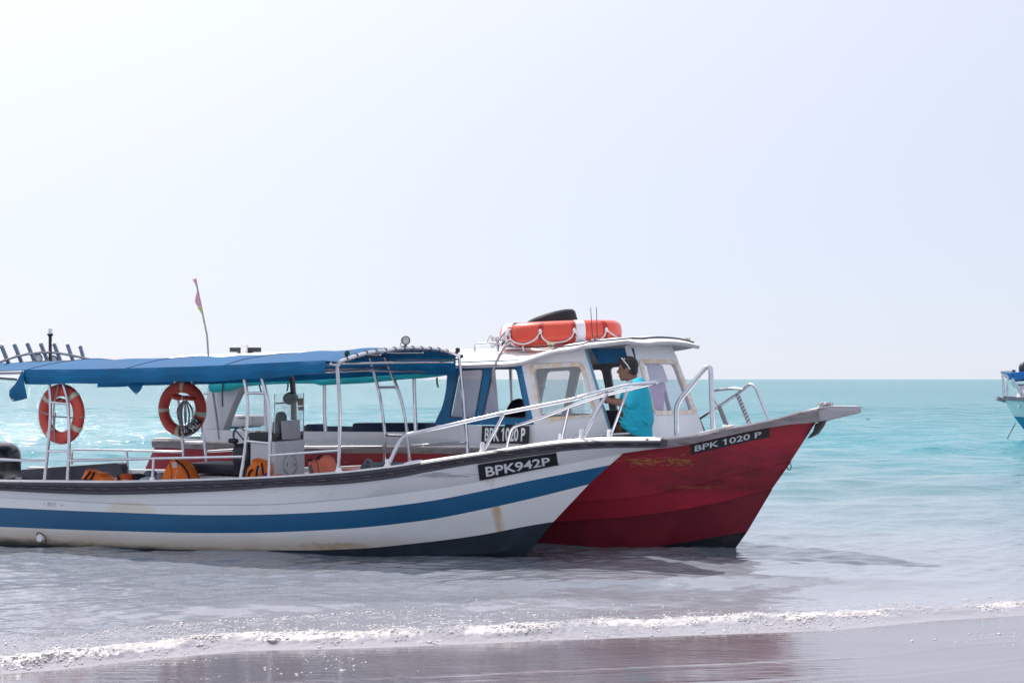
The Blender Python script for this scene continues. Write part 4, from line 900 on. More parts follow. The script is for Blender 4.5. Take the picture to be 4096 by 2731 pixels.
# sheet of paper and dark pillar behind the windscreen
MB().prism([x-FN*.06 for x in Fp('R6', 1060, 662, 1225, 662, 1290, 840, 1100, 842)], -FN*.003).build('paper_sheet', mat('pale_paper', (.62, .66, .72), .7), pf_)
MB().prism([x-FN*.10 for x in Fp('R6', 1040, 840, 1290, 840, 1268, 1152, 1085, 1152)], -FN*.004).build('inner_blind', mat('lilac_blind', (.44, .36, .52), .7), pf_)
# bulkhead of grey lining on the far side of the doorway, door header curtain
cv = B('R6', 375, 505, 820, 500, 838, 600, 760, 640, 700, 662, 560, 655, 470, 672)
MB().prism([x+FB.n*.10 for x in cv], FB.n*.02).build('door_curtain', mat('door_curtain_blue', (.004, .085, .20), .8, var=.25, scale=9, bump=.3, bscale=12), boatB)
# inside of the wheelhouse floor: dash, seats
m_seatb = mat('blue_cushion', (.012, .045, .13), .6, var=.2)
# side deck coaming, near and far
ct = sorted(FB.sz(p, -.97) for p in q('R3', 240, 1098, 1100, 1112, 2300, 1120)+[q('R5', 40, 1042), q('R5', 115, 935)])
czf = lambda s: float(np.interp(s, [a[0] for a in ct], [a[1] for a in ct]))
for sgn in (-1, 1):
    mb = MB(); rows = [[], [], [], []]; S0, S1 = ct[0][0]-.35, -2.02
    for k in range(61):
        s = S0+(S1-S0)*k/60; tt = sgn*.955; zz = czf(s)
        for j, (dt, z) in enumerate(((0, M_top.z(s)-.03), (0, zz), (-.05*sgn, zz), (-.05*sgn, M_top.z(s)-.3))): rows[j].append(FB.w(s, tt+dt, z))
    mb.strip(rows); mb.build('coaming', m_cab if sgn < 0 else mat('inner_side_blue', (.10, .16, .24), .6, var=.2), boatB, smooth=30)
# lower white panel between the coaming and the big window
MB().prism(B('R5', 1150, 936, 1372, 936, 1446, 1295, 1150, 1295), FB.n*.03).build('cabin_panel', m_cab, boatB)
# white deck edge standing on the wooden rail
mb = MB(); rows = [[], [], [], []]
for k in range(81):
    s = .2+(ST2-.2)*k/80; b_ = M_top.b(s); z = M_top.z(s)
    for j, (dt, dz) in enumerate(((.012, .0), (.014, .022), (-.03, .028), (-.14, .022))): rows[j].append(FB.w(s, -(b_+dt), z+dz))
mb.strip(rows); mb.build('deck_edge', m_deck, boatB)
# number board on the coaming
cb = [FB.at(p, -.962) for p in q('R5', 712, 1168, 1302, 1172, 1312, 950, 722, 950)]
pb = MB().prism(cb, -FB.n*.010).build('number_plate', m_plate, boatB, label='black number board on the white cabin side')
lettering('lettering', 'BPK 1020 P', bil(cb[0], cb[1], cb[2], cb[3], -FB.n*.0125), m_letter, pb, x0=.07, x1=.93, y0=.12, y1=.9, bold=.03)
# ------------------------------------------------------------------ roof
re_px = q('R4', 800, 866, 1550, 834, 1800, 762, 2000, 692, 2335, 640)+q('R6', 330, 476, 700, 452)
RW = 1.0
re_sz = sorted(FB.sz(p, -RW) for p in re_px); re_sz = [(-7.7, 1.875), (-5.0, 1.895)]+re_sz
re_sm = smooth_trace(re_sz, 12); rz = lambda s: float(np.interp(s, [a[0] for a in re_sm], [a[1] for a in re_sm]))
SV = FB.loc(FB.at(q('R6', 1545, 505), .62))[0]
def rw(s):
    k = (s-(SV-.55))/.55; base = RW if s < -2.2 else RW-(s+2.2)*.045
    return base if k <= 0 else base*(.60+.40*math.sqrt(max(0, 1-min(1, k)**2)))
rcam = lambda s: float(np.interp(s, [-7.7, -2.4, -1.2, 0], [.19, .19, .10, .08]))
def roofp(s, v, dz=0.0): return FB.w(s, rw(s)*v, rz(min(s, -.45))+rcam(s)*(1-abs(v*rw(s)/RW)**2.3)+dz-.05*max(0, (s-SV+.12)/.12))
st = list(np.linspace(-7.7, SV-.6, 60))+list(np.linspace(SV-.58, SV, 22)); NVr = 20
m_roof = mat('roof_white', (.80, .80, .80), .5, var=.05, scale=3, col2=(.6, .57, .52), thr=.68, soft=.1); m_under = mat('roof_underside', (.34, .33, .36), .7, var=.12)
rm = MB(); top = [[roofp(s, -1+2*j/NVr) for j in range(NVr+1)] for s in st]; bot = [[roofp(s, (-1+2*j/NVr)*.985, -.042) for j in range(NVr+1)] for s in st]
rm.strip(top); rm.strip(bot, mi=1)
for rr, bb_ in (([r[0] for r in top], [r[0] for r in bot]), ([r[-1] for r in top], [r[-1] for r in bot]), (top[-1], bot[-1]), (top[0], bot[0])): rm.strip([rr, bb_], mi=2)
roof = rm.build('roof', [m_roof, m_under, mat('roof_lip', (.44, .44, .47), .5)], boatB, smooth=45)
lipP = [roofp(s, -1, -.022) for s in st[50:]]+[roofp(SV, -1+2*j/NVr, -.022) for j in range(1, NVr+1)]+[roofp(s, 1, -.022) for s in reversed(st[50:])]
MB().tube(lipP, .022, 8).build('roof_lip', mat('lip_grey', (.40, .40, .43), .5, var=.15), roof)
MB().tube([roofp(s, -.86, .004) for s in np.linspace(-1.7, SV-.12, 24)]+[roofp(SV-.08, v, .004) for v in np.linspace(-.7, .9, 14)], .012, 6).build('roof_gasket', mat('dark_blue_gasket', (.02, .035, .08), .6), roof)
# fittings on the roof
def rt(reg, x, y, t):   # point on the roof seen at that place, at offset t
    return FB.at(q(reg, x, y), t)
def onroof(s, t, dz=0): return roofp(s, t/rw(s), dz)
hr = [FB.at(p, -.62) for p in q('R4', 1000, 695, 1003, 612, 1040, 582, 1230, 573, 1590, 573, 1648, 605, 1660, 680)]
gr = tube('roof_grab_rail', hr, .0155, m_steel, roof, fil=.03)
tube('rail_post', [FB.at(p, -.62) for p in q('R4', 1300, 575, 1312, 690)], .0145, m_steel, gr)
hr = [FB.at(p, .45) for p in q('Q8', 1640, 432, 1642, 405, 1850, 402, 1872, 440)]; tube('roof_grab_rail', hr, .016, mat('white_rail', (.75, .75, .78), .4), roof, fil=.04)
hr = [FB.at(p, -.05) for p in q('Q8', 1415, 480, 1412, 412, 1560, 405, 1640, 404)]; tube('roof_grab_rail', hr, .013, mat('white_rail', (.75, .75, .78), .4), roof, fil=.03)
m_cream = mat('cream_plastic', (.62, .56, .40), .5)
for (reg, x, yb, yt, t_, win) in (('Q8', 662, 516, 440, -.88, (.01, .13, .12)), ('Q8', 2085, 460, 396, .55, (.08, .08, .09))):
    b0 = FB.at(q(reg, x, yb), t_); t0 = FB.at(q(reg, x, yt), t_); hgt = t0.z-b0.z
    nl = MB().lathe([(.001, 0), (.038, 0), (.038, .02), (.026, .025), (.026, hgt-.025), (.04, hgt-.02), (.04, hgt), (.001, hgt)], b0, AXB, 20).build('navigation_lamp', m_cream, roof)
    cd = (CAMP-b0); cd.z = 0; cd.normalize(); a0 = math.atan2(cd.dot(FB.n), cd.dot(FB.h))+(.0 if t_ < 0 else .9)
    rows = [[b0+(FB.h*math.cos(a0+k)+FB.n*math.sin(a0+k))*.029+UP*z for k in np.linspace(-.9, .9, 11)] for z in (.03, hgt-.03)]
    MB().strip(rows).build('lamp_window', mat('lamp_window_%d' % int(win[1]*100), win, .2), nl)
for (x0, y0, x1, y1) in ((1078, 78, 1102, 466), (1138, 74, 1150, 466)):
    a = FB.at(q('Q8', x1, y1), -.74); b = FB.at(q('Q8', x0, y0), -.74); d_ = b-a
    an = MB().tube([a-UP*.02, a+d_*.10, a+d_*.2, a+d_*.62, b], [.012, .011, .006, .0042, .0032], 7).build('antenna', mat('antenna_dark', (.05, .05, .06), .5), roof)
    MB().tube([a-UP*.02, a+d_*.17], .0135, 9).build('antenna_base', mat('antenna_grey', (.45, .45, .48), .4), an)
# light bar on the aft roof
lb = [FB.at(p, 0.0) for p in q('R3', 325, 258, 625, 258)]; lbo = MB().box((lb[0]+lb[1])/2, ((lb[1]-lb[0]).length/2, .03, .030), (((lb[1]-lb[0]).normalized()), FB.n, UP)).build('light_bar', m_dark, roof, bevel=.006)
c_ = FB.at(q('R3', 465, 255), -.04); MB().box(c_, (.05, .02, .065), AXB).build('bracket', m_cap, lbo, bevel=.008); MB().box((lb[0]+lb[1])/2-UP*.05, (.12, .02, .03), AXB).build('bracket', m_dark, lbo)
# ------------------------------------------------------------------ rolled turquoise side awning, its poles and straps
m_awn = mat('turquoise_canvas', (.02, .60, .66), .55, var=.12, scale=6, bump=.25, bscale=10, tl=.4)
aw_b = q('R3', 125, 708, 300, 690, 450, 650, 650, 626, 950, 614, 1195, 614, 1262, 630, 1440, 622, 1700, 610, 1830, 598, 2100, 572, 2352, 556)+[q('R4', 620, 1006)]
aw = [FB.loc(FB.at(p, -.98)) for p in aw_b]; rows = [[] for _ in range(10)]; sp_ = spline([Vector((a[0], 0, a[2])) for a in aw], 8)
for i, a in enumerate(sp_):
    rad = .046+.008*math.sin(a.x*7)+.006*math.sin(a.x*19)+(.03 if i < 12 else 0)*(1-i/12)
    for j in range(10):
        an = 2*math.pi*j/10; rows[j].append(FB.w(a.x, -.98+math.cos(an)*rad*.8, a.z+rad+math.sin(an)*rad*(1.15 if math.sin(an) > 0 else 1)))
mb = MB(); mb.strip(rows, ring=True); aw_o = mb.build('side_awning', m_awn, boatB, smooth=60, label='rolled up turquoise awning along the roof edge')
mb = MB(); r0 = [FB.w(a.x, -.975, a.z+.06) for a in sp_]; r1 = [FB.w(a.x, -.965, max(a.z+.1, rz(a.x)-.01)) for a in sp_]; mb.strip([r0, r1]); mb.build('awning_skirt', m_awn, aw_o)
m_strap = mat('dark_strap', (.02, .05, .06), .7)
for pts in (q('R3', 240, 590, 232, 720, 235, 850), q('R3', 618, 620, 628, 660, 640, 698), q('R3', 918, 610, 918, 650, 908, 690)):
    W = [FB.at(p, -1.04) for p in pts]; MB().strip([[w-FB.h*.011 for w in W], [w+FB.h*.011 for w in W], [w+FB.h*.011+FB.n*.004 for w in W], [w-FB.h*.011+FB.n*.004 for w in W]], ring=True).build('awning_strap', m_strap, aw_o)
W = [FB.at(p, -1.0) for p in q('R4', 492, 1030, 492, 1100, 508, 1165)]; MB().strip([[w-FB.h*.011 for w in W], [w+FB.h*.011 for w in W], [w+FB.h*.011+FB.n*.004 for w in W], [w-FB.h*.011+FB.n*.004 for w in W]], ring=True).build('awning_strap', m_strap, aw_o)
tube('awning_pole', [FB.at(p, -.98) for p in q('R3', 40, 716, 140, 700)]+[FB.w(aw[3][0], -.98, aw[3][2]+.05)], .014, m_steel, boatB)
for pts, t_ in ((q('R3', 1300, 625, 1300, 900, 1312, 1125), -.9), (q('R3', 2238, 560, 2245, 850, 2256, 1125), -.9), (q('Q6', 556, 120, 565, 500, 578, 790), -.9), (q('R4', 1475, 920, 1485, 1150, 1497, 1450), .85)):
    tube('roof_post', [FB.at(p, t_) for p in pts][::-1]+[FB.at(pts[0], t_)+UP*.22], .022, m_steel, boatB)
# ------------------------------------------------------------------ stern: white fin, engine cover, inner bench
fin = B('R3', 90, 560, 440, 600, 430, 655, 380, 742, 330, 850, 280, 982, 240, 1105, 214, 1205, -5, 1205, 20, 1100, 60, 800, t=-.88)
MB().prism(fin, FB.n*.12).build('stern_fin', m_cab, boatB, bevel=.012)
ec = [FB.at(p, .30) for p in q('Q6', 0, 712, 12, 640, 62, 558, 200, 556, 372, 572, 382, 712)]
eco = MB().prism(ec, FB.n*.36).build('engine_cover', mat('engine_white', (.80, .80, .80), .3, coat=.3, var=.04), boatB, bevel=.03)
MB().prism([FB.at(p, .29) for p in q('Q6', 8, 705, 14, 650, 42, 618, 90, 705)], FB.n*.01).build('vent', m_dark, eco)
MB().prism([FB.at(p, .29) for p in q('Q6', 168, 594, 292, 592, 290, 602, 180, 604)], FB.n*.01).build('vent', m_dark, eco)
tube('stern_rail', [FB.at(p, .90) for p in q('Q6', -100, 742, 0, 732, 200, 716, 490, 700)], .024, mat('dark_blue_rail', (.02, .03, .07), .5), boatB)
def bbox(nm, pts, t0, th, m, bevel=.015): return MB().prism([FB.at(p, t0) for p in pts], FB.n*th).build(nm, m, boatB, bevel=bevel)
bbox('bench_cushion', q('R3', 1592, 1030, 1620, 1022, 2352, 1022, 2352, 1180, 1592, 1180), .60, .26, m_seatb)
bbox('bench_cushion', q('R3', 1105, 1035, 1200, 1035, 1200, 1160, 1105, 1160), .55, .2, m_seatb)
# ------------------------------------------------------------------ bow rails
tb = lambda s: -(M_top.b(min(s, .75))-.07); tbf = lambda s: (M_top.b(min(s, .75))-.07)
c = B('R7', 405, 705, 400, 425, 640, 128, 672, 140, t=tb)+B('R7', 690, 640, t=tb)
tube('bow_handrail', fillet(c, .09), .026, m_steel, boatB, n=12)
for pts in (q('R7', 450, 672, 355, 655, 580, 540, 880, 345, 985, 262, 1022, 288, 1128, 545),):
    tube('bow_rail', [FB.at(p, tbf) for p in pts], .0165, m_steel, boatB, fil=.05)
tube('bow_rail', [FB.at(p, tbf) for p in q('R7', 805, 610, 735, 440, 668, 345, 700, 316, 840, 302, 925, 305)], .015, m_steel, boatB, fil=.05)
tube('bow_rail', [FB.at(p, tbf) for p in q('R7', 578, 540, 628, 660)], .018, mat('dull_steel_dark', (.14, .15, .18), .5, metal=.5), boatB)
tube('bow_rail', [FB.at(p, tbf) for p in q('R7', 420, 575, 485, 492)], .013, m_steel, boatB); tube('bow_rail', [FB.at(p, tbf) for p in q('R7', 422, 570, 462, 690)], .012, m_steel, boatB)
for pts in (q('R7', 742, 448, 800, 600), q('R7', 882, 345, 975, 575)):
    a, b = [FB.at(p, tbf) for p in pts]; wr_ = tube('wrapped_rail', [a, b], .021, mat('rope_wrap', (.42, .41, .45), .8, bump=.3), boatB)
    d_ = (b-a); u = d_.normalized().cross(FB.n).normalized(); v = d_.normalized().cross(u); N = 90
    MB().tube([a+d_*(k/N)+(u*math.cos(k/N*2*math.pi*9)+v*math.sin(k/N*2*math.pi*9))*.0225 for k in range(N+1)], .005, 5).build('spiral_cord', m_dark, wr_)
lg = [FB.at(p, lambda s: -(M_top.b(s)-.02)) for p in q('R6', 185, 1520, 215, 1432, 880, 1391, 918, 1405, 945, 1475)]; g2 = tube('deck_grab_rail', lg, .018, m_steel, boatB, fil=.05)
tube('rail_post', [FB.at(p, lambda s: -(M_top.b(s)-.02)) for p in q('R6', 540, 1412, 548, 1480)], .014, m_steel, g2)
# bracket under the beak, towing eye
br_ = [FB.at(p, -.05) for p in q('R7', 1425, 692, 1470, 640, 1490, 575, 1555, 555, 1535, 600, 1490, 660)]; MB().prism(br_, FB.n*.10).build('stem_bracket', mat('dark_wood', (.06, .05, .055), .7, var=.3, bump=.3), boatB, bevel=.006)
ec_ = FB.at(q('R7', 1287, 912), 0.0); MB().tube([ec_+FB.h*.022*math.cos(a)+UP*.033*math.sin(a) for a in np.linspace(0, 6.28, 21)[:-1]], .005, 6, closed=True).build('towing_eye', mat('rusty_iron', (.10, .06, .05), .7, metal=.5, var=.4), boatB)
# steering position seen in the doorway
bbox('helm_box', q('R6', 560, 1150, 800, 1150, 800, 1460, 560, 1460), .2, .3, mat('helm_grey', (.06, .06, .08), .6))
# ------------------------------------------------------------------ loose gear
m_ring = mat('lifebuoy_orange', (.58, .065, .045), .5, var=.12, scale=7, bump=.05)
m_reflect = mat('reflective_tape', (.55, .55, .42), .4, var=.1, scale=30)
m_rope = mat('grey_rope', (.30, .28, .30), .8, var=.2, scale=40, bump=.3); m_wrope = mat('white_rope', (.68, .67, .68), .75, var=.12, scale=40, bump=.3)
def life_ring(c, u, v, R_, r, label, bands, text=None, group=None):
    """ring buoy in the plane of u and v, with tape bands and a grab line"""
    u = Vector(u).normalized(); v = (Vector(v)-u*Vector(v).dot(u)).normalized(); n = u.cross(v); c = Vector(c)
    if n.dot(CAMP-c) < 0: n = -n
    root = empty('life_ring', c-UP*(R_+r), label, 'life ring', group)
    sec = lambda a, k, e=1.0: c+(u*math.cos(a)+v*math.sin(a))*(R_+r*e*math.copysign(abs(math.cos(k))**.85, math.cos(k)))+n*(r*.72*e*math.copysign(abs(math.sin(k))**.85, math.sin(k)))
    MB().strip([[sec(2*math.pi*i/48, 2*math.pi*j/14) for j in range(14)] for i in range(48)], closed=True, ring=True).build('ring_body', m_ring, root)
    for b in bands:
        MB().strip([[sec(b+(i/4-.5)*.18, 2*math.pi*j/14, 1.035) for j in range(14)] for i in range(5)], closed=True).build('reflective_band', m_reflect, root)
    return root, sec, c, u, v, n
Z1 = FA.at(((160+331)/2, (1534+1777)/2), -.84); axis_u = (FA.h*.99-FA.n*.12)
r1 = life_ring(Z1, axis_u, UP, .255, .066, 'orange life ring tied inside the aft boarding ladder with grey cord', (.75, 2.45, -.55, -2.2), group=None)
for (a, b) in ((q('R1', 415, 1425), q('R1', 520, 1460)), (q('R1', 740, 1490), q('R1', 862, 1485)), (q('R1', 520, 1475), q('R1', 740, 1485))):
    tube('tie_cord', [FA.at(a, -.905), FA.at(b, -.905)], .007, m_rope, r1[0])
tube('tie_cord', [FA.at(p, -.91) for p in q('R1', 610, 1140, 590, 1250, 565, 1380, 560, 1567)]+[FA.at(p, -.9) for p in q('R2', 520, 120, 505, 260, 515, 395)], .007, m_rope, r1[0], spl=4)
Z2 = FA.at(((635+823)/2, (1525+1747)/2), .74)
r2 = life_ring(Z2, FA.h, UP, .255, .066, 'orange life ring lettered with the boat number, hung on the far ladder', (1.5, 3.2, -.2, -1.75))
_, sec, c, u, v, n = r2
MB().strip([[sec(-1.62+i/14*1.22, k, 1.03) for k in np.linspace(.35, 2.4, 9)] for i in range(15)]).build('number_patch', m_plate, r2[0])
vs, fs = text_mesh('BPK 942P', .02); X_ = [w.x for w in vs]; Y_ = [w.y for w in vs]
tm = MB(); tm.add([sec(-1.55+1.08*(w.x-min(X_))/(max(X_)-min(X_)), 0.60+1.65*(w.y-min(Y_))/(max(Y_)-min(Y_)), 1.06) for w in vs], fs); tm.build('number_lettering', m_letter, r2[0], smooth=0, recalc=False)['kind'] = 'stuff'
def ring_light(pts, t, label):
    W = [FA.at(p, t) for p in pts]; root = empty('ring_light', W[1]-UP*.06, label, 'lamp'); d_ = (W[2]-W[0]); 
    MB().tube([W[0], W[0]+d_*.06, W[0]+d_*.2, W[0]+d_*.4, W[0]+d_*.52, W[0]+d_*.62, W[0]+d_*.95, W[2]], [.012, .026, .036, .034, .024, .022, .022, .012], 14).build('float_body', mat('float_orange', (.50, .035, .022), .45), root)
    MB().tube([W[0]+d_*.50, W[0]+d_*.56], .027, 14).build('reflective_band', m_reflect, root); return root
rl2 = ring_light(q('R1', 1790, 1268, 1900, 1280, 2025, 1295), .66, 'orange float light hanging inside the numbered life ring')
ring_light(q('R1', 590, 1315, 640, 1315, 720, 1318), -.80, 'orange float light hanging inside the ring at the aft ladder')
# hank of line below the light
hk = empty('rope_hank', FA.at(q('R2', 1740, 240), .66), 'grey hank of thin line hanging in the numbered life ring', 'rope')
for k in range(16):
    x = random.uniform(-1, 1); a = FA.at(q('R1', 1935+x*18, 1310), .66); b = FA.at(q('R2', 1742+x*60+random.uniform(-12, 12), 240+random.uniform(-30, 25)), .66-random.random()*.05); m_ = (a+b)/2+FA.h*x*.07+UP*.02
    tube('line_strand', [a, m_, b], .006, m_rope, hk, n=6, spl=5)

def puff(name, pts, F, t, depth, m, parent=None, label=None, cat=None, group=None, k0=.9, bulge=1.0):
    """stuffed cushion: traced outline at offset t, rounded over its real thickness"""
    W = fillet([F.at(p, t) for p in pts], .035, 3, closed=True); c = sum(W, Vector())/len(W); mb = MB(); lv = [(-1.0, .55), (-.92, .80), (-.65, .95), (-.2, 1.0), (.3, 1.0), (.7, .94), (.95, .78), (1.0, .5)]
    rows = [[c+(w-c)*sc+F.n*(depth/2*(1+o))*bulge+Vector((0, 0, .004*math.sin(i*2.3+o*3))) for i, w in enumerate(W)] for (o, sc) in lv]
    mb.strip(rows, closed=True); N = len(W); mb.add(rows[0], [tuple(range(N))]); mb.add(rows[-1], [tuple(range(N))])
    o = mb.build(name, m, parent, smooth=60, label=None)
    if parent is None: tag(o, label, cat, group)
    return o
m_vest = mat('vest_orange', (.98, .19, .010), .65, var=.14, scale=9, bump=.25, bscale=16); m_vest2 = mat('vest_salmon', (.80, .20, .12), .65, var=.08, scale=9, bump=.15, bscale=16); m_vest3 = mat('vest_dark_orange', (.70, .10, .015), .65, var=.14, scale=9, bump=.25, bscale=16)
m_web = mat('black_webbing', (.012, .012, .016), .7); m_pale = mat('pale_label', (.75, .62, .6), .6)
def vest(outline, t, depth, m, label, straps=(), patches=(), floor=True, seam=None):
    W = [FA.at(p, t) for p in outline]; zmin = min(w.z for w in W); cx = sum(W, Vector())/len(W)
    root = empty('life_jacket', Vector((cx.x, cx.y, zmin)), label, 'life jacket', None)
    puff('vest_body', outline, FA, t, depth, m, root)
    for s_ in straps:
        P_ = spline([FA.at(p, t-.012) for p in s_], 5); a = FA.h*.013; b = UP*.012
        MB().tube(P_, .011, 6).build('strap', m_web, root)
    for p_ in patches: MB().prism([FA.at(p, t-.004) for p in p_[0]], FA.n*.02).build('patch', p_[1], root)
    if seam: MB().tube([FA.at(p, t-.002) for p in seam], .003, 5).build('seam', m_web, root)
    return root
vest(q('R2', 715, 775, 760, 690, 785, 640, 835, 665, 930, 690, 960, 722, 1060, 738, 1080, 775, 1000, 830, 740, 830), -.25, .20, m_vest, 'orange life jacket with two black buckled straps lying by the padded side', (q('R2', 765, 772, 815, 705, 845, 668), q('R2', 832, 768, 862, 712, 885, 672), q('R2', 765, 745, 820, 750, 870, 752)))
vest(q('R2', 1045, 780, 1065, 715, 1110, 692, 1180, 690, 1200, 730, 1205, 830, 1050, 830), -.28, .16, m_vest3, 'small crumpled orange life jacket with white edging beside a black cloth', (q('R2', 1100, 700, 1110, 730, 1108, 775),), ((q('R2', 1048, 765, 1082, 728, 1090, 735, 1058, 772), m_pale), (q('R2', 1140, 742, 1185, 745, 1185, 765, 1140, 765), m_pale)))
bk_ = puff('black_cloth', q('R2', 1180, 770, 1195, 695, 1260, 688, 1310, 715, 1330, 780, 1300, 830, 1190, 830), FA, -.20, .16, m_web, None, 'black cloth bundle on the boat floor beside the small orange jacket', 'cloth')
puff('grey_cloth', q('R2', 1320, 700, 1345, 660, 1400, 668, 1415, 715, 1405, 800, 1325, 800), FA, .10, .16, mat('bluegrey_cloth', (.16, .20, .26), .8, var=.4, scale=20, bump=.4, bscale=20), None, 'blue grey crumpled cloth behind the near rail post', 'cloth')
puff('plastic_bag', q('R2', 1285, 775, 1290, 735, 1330, 722, 1385, 728, 1405, 775, 1395, 820, 1290, 820), FA, -.35, .14, mat('white_bag', (.55, .58, .63), .45, var=.12, bump=.3, bscale=15), None, 'pale plastic bag beside the near rail post', 'bag')
puff('knit_bundle', q('R2', 1450, 770, 1440, 710, 1470, 675, 1510, 690, 1520, 780, 1500, 820, 1450, 820), FA, -.05, .14, mat('speckled_cloth', (.30, .28, .30), .8, var=.6, scale=60), None, 'speckled grey bundle behind the upright orange jacket', 'cloth')
vest(q('R2', 1470, 800, 1500, 690, 1540, 610, 1575, 560, 1612, 535, 1650, 555, 1700, 600, 1745, 670, 1785, 770, 1790, 830, 1480, 830), -.30, .24, m_vest, 'upright orange life jacket with a pale label, leaning on the white seat box', (q('R2', 1645, 560, 1720, 620, 1760, 690, 1785, 770),), ((q('R2', 1606, 588, 1648, 572, 1660, 625, 1622, 640), m_pale), (q('R2', 1655, 645, 1660, 645, 1638, 755, 1630, 755), m_pale)), seam=q('R2', 1575, 565, 1600, 640, 1610, 765))
vest(q('Q6', 255, 1440, 280, 1320, 320, 1255, 370, 1235, 355, 1170, 385, 1165, 415, 1210, 480, 1200, 515, 1215, 540, 1440, 530, 1520, 260, 1520), -.52, .22, m_vest, 'orange life jacket with black arm openings at the foot of the console', (q('Q6', 320, 1440, 335, 1360, 380, 1310), q('Q6', 430, 1440, 445, 1330, 465, 1260), q('Q6', 510, 1215, 525, 1300, 538, 1430)), ((q('Q6', 455, 1400, 470, 1290, 490, 1260, 478, 1350), m_pale),))
vest(q('Q6', 335, 905, 380, 830, 420, 780, 455, 775, 475, 800, 470, 830, 400, 905, 350, 925), -.20, .07, m_vest3, 'dark orange life jacket draped over the steering wheel', ())
vest(q('Q6', 330, 920, 460, 915, 455, 945, 445, 998, 340, 998), -.12, .07, m_vest3, 'dark orange jacket end hanging below the steering wheel', ())
puff('purple_bag', q('Q6', 480, 1430, 490, 1385, 530, 1370, 570, 1385, 585, 1430, 570, 1500, 485, 1500), FA, -.60, .12, mat('purple_cloth', (.20, .02, .16), .7, var=.3), None, 'small purple bag beside the orange jacket at the ladder foot', 'bag')
vest(q('Q6', 640, 1420, 660, 1392, 740, 1388, 790, 1415, 800, 1500, 640, 1500), -.45, .16, m_vest3, 'flat dark orange life jacket lying in front of the console', ())
vest(q('R3', 1105, 1432, 1135, 1412, 1165, 1412, 1225, 1414, 1262, 1360, 1300, 1368, 1338, 1388, 1370, 1470, 1405, 1568, 1410, 1640, 1130, 1640), -.15, .16, m_vest2, 'salmon foam life vest with one grey patch standing beyond the console', (q('R3', 1220, 1398, 1240, 1378, 1272, 1358), q('R3', 1130, 1412, 1150, 1405, 1170, 1408)), ((q('R3', 1130, 1468, 1162, 1455, 1195, 1568, 1160, 1568), mat('grey_patch', (.14, .13, .15), .7)),), seam=q('R3', 1218, 1415, 1238, 1500, 1255, 1580))
# folding anchor and pipe in the bow
an = empty('grapnel_anchor', FA.at(q('R3', 1760, 1560), .1), 'grey folding anchor with thick round shank in the bow', 'anchor')
m_galv = mat('galvanised_grey', (.16, .18, .20), .6, metal=.3, var=.3)
tube('shank', [FA.at(p, .1) for p in q('R3', 1715, 1462, 1900, 1458, 2120, 1458)], .030, m_galv, an)
for pts in (q('R3', 1690, 1560, 1692, 1490, 1715, 1455, 1740, 1462), q('R3', 1722, 1450, 1745, 1410, 1772, 1412, 1800, 1450), q('R3', 1715, 1470, 1745, 1530, 1790, 1545), q('R3', 1790, 1455, 1815, 1510, 1850, 1545)): tube('fluke', [FA.at(p, .08) for p in pts], .017, m_galv, an, spl=4)
for x in (1712, 1855): puff('orange_float', q('R3', x-28, 1560, x-25, 1512, x, 1498, x+28, 1512, x+30, 1560), FA, .2, .12, m_vest3, None, 'small orange float lying %s the anchor flukes' % ('under' if x < 1800 else 'beside the shank of'), 'float')
# cap and dark bag
cap = FA.at(q('Q6', 915, 325), .33); cp = MB().ell(cap, (.085, .08, .07), AXA, 18, 12).prism([cap-FA.h*.05-UP*.05+FA.n*k for k in (-.06, .06)]+[cap-FA.h*.16-UP*.06+FA.n*k for k in (.05, -.05)], UP*.012).build('hung_cap', mat('cap_dark', (.05, .07, .075), .8), None); tag(cp, 'dark peaked cap hung on the post behind the windscreen', 'cap')
bg_ = puff('black_bag', q('Q6', 140, 1240, 135, 1150, 190, 1080, 330, 990, 390, 1010, 410, 1085, 370, 1150, 300, 1240, 240, 1330, 190, 1480, 120, 1480), FA, -.12, .16, mat('bag_black', (.014, .017, .020), .5, var=.4, scale=14, bump=.4, bscale=14), None, 'shiny black bag hanging below the steering wheel', 'bag')
sc_1 = FA.at(q('Q6', 782, 640), -.05); tag(MB().ell(sc_1, (.06, .05, .10), AXA, 16, 10, e=.7).tube([sc_1-UP*.05, sc_1-UP*.17], .02).build('fish_finder', m_dark, None), 'small dark screen standing on the dashboard behind the windscreen', 'screen')
puff('cloth_heap', q('Q6', 640, 800, 648, 640, 690, 645, 740, 720, 770, 800, 700, 830), FA, -.12, .14, mat('cloth_greygreen', (.16, .20, .19), .8, var=.3, scale=15, bump=.3, bscale=15), None, 'grey green cloth heap on the dashboard behind the windscreen', 'cloth')

# ------------------------------------------------------------------ roof load of the red boat
m_raft = mat('raft_orange', (.68, .065, .030), .38, var=.07, scale=3, coat=.25)
rc = FB.at(q('Q8', 765, 358), 0.0); RL, RS, rr_ = .545, .52, .135
raft = empty('life_float', rc-UP*rr_, 'big orange ring float with white bands lashed on the cabin roof', 'life float')
vd = (rc-CAMP); vd.z = 0; vd.normalize(); vu = Vector((vd.y, -vd.x, 0))      # vu: rightwards
tiltv = Vector((0, 0, .02))
def rsec(a, k, e=1.0):
    ca, sa = math.cos(a), math.sin(a); e2 = .72; px_ = math.copysign(abs(ca)**e2, ca); py_ = math.copysign(abs(sa)**e2, sa)
    ce, se = math.cos(k), math.sin(k); o = math.copysign(abs(ce)**.72, ce); z = math.copysign(abs(se)**.72, se)
    return rc+vu*(px_*(RL+rr_*e*o))+vd*(py_*(RS+rr_*e*o))+UP*(rr_*.96*e*z)+tiltv*px_
MB().strip([[rsec(2*math.pi*i/96, 2*math.pi*j/20) for j in range(20)] for i in range(96)], closed=True, ring=True).build('float_body', m_raft, raft)
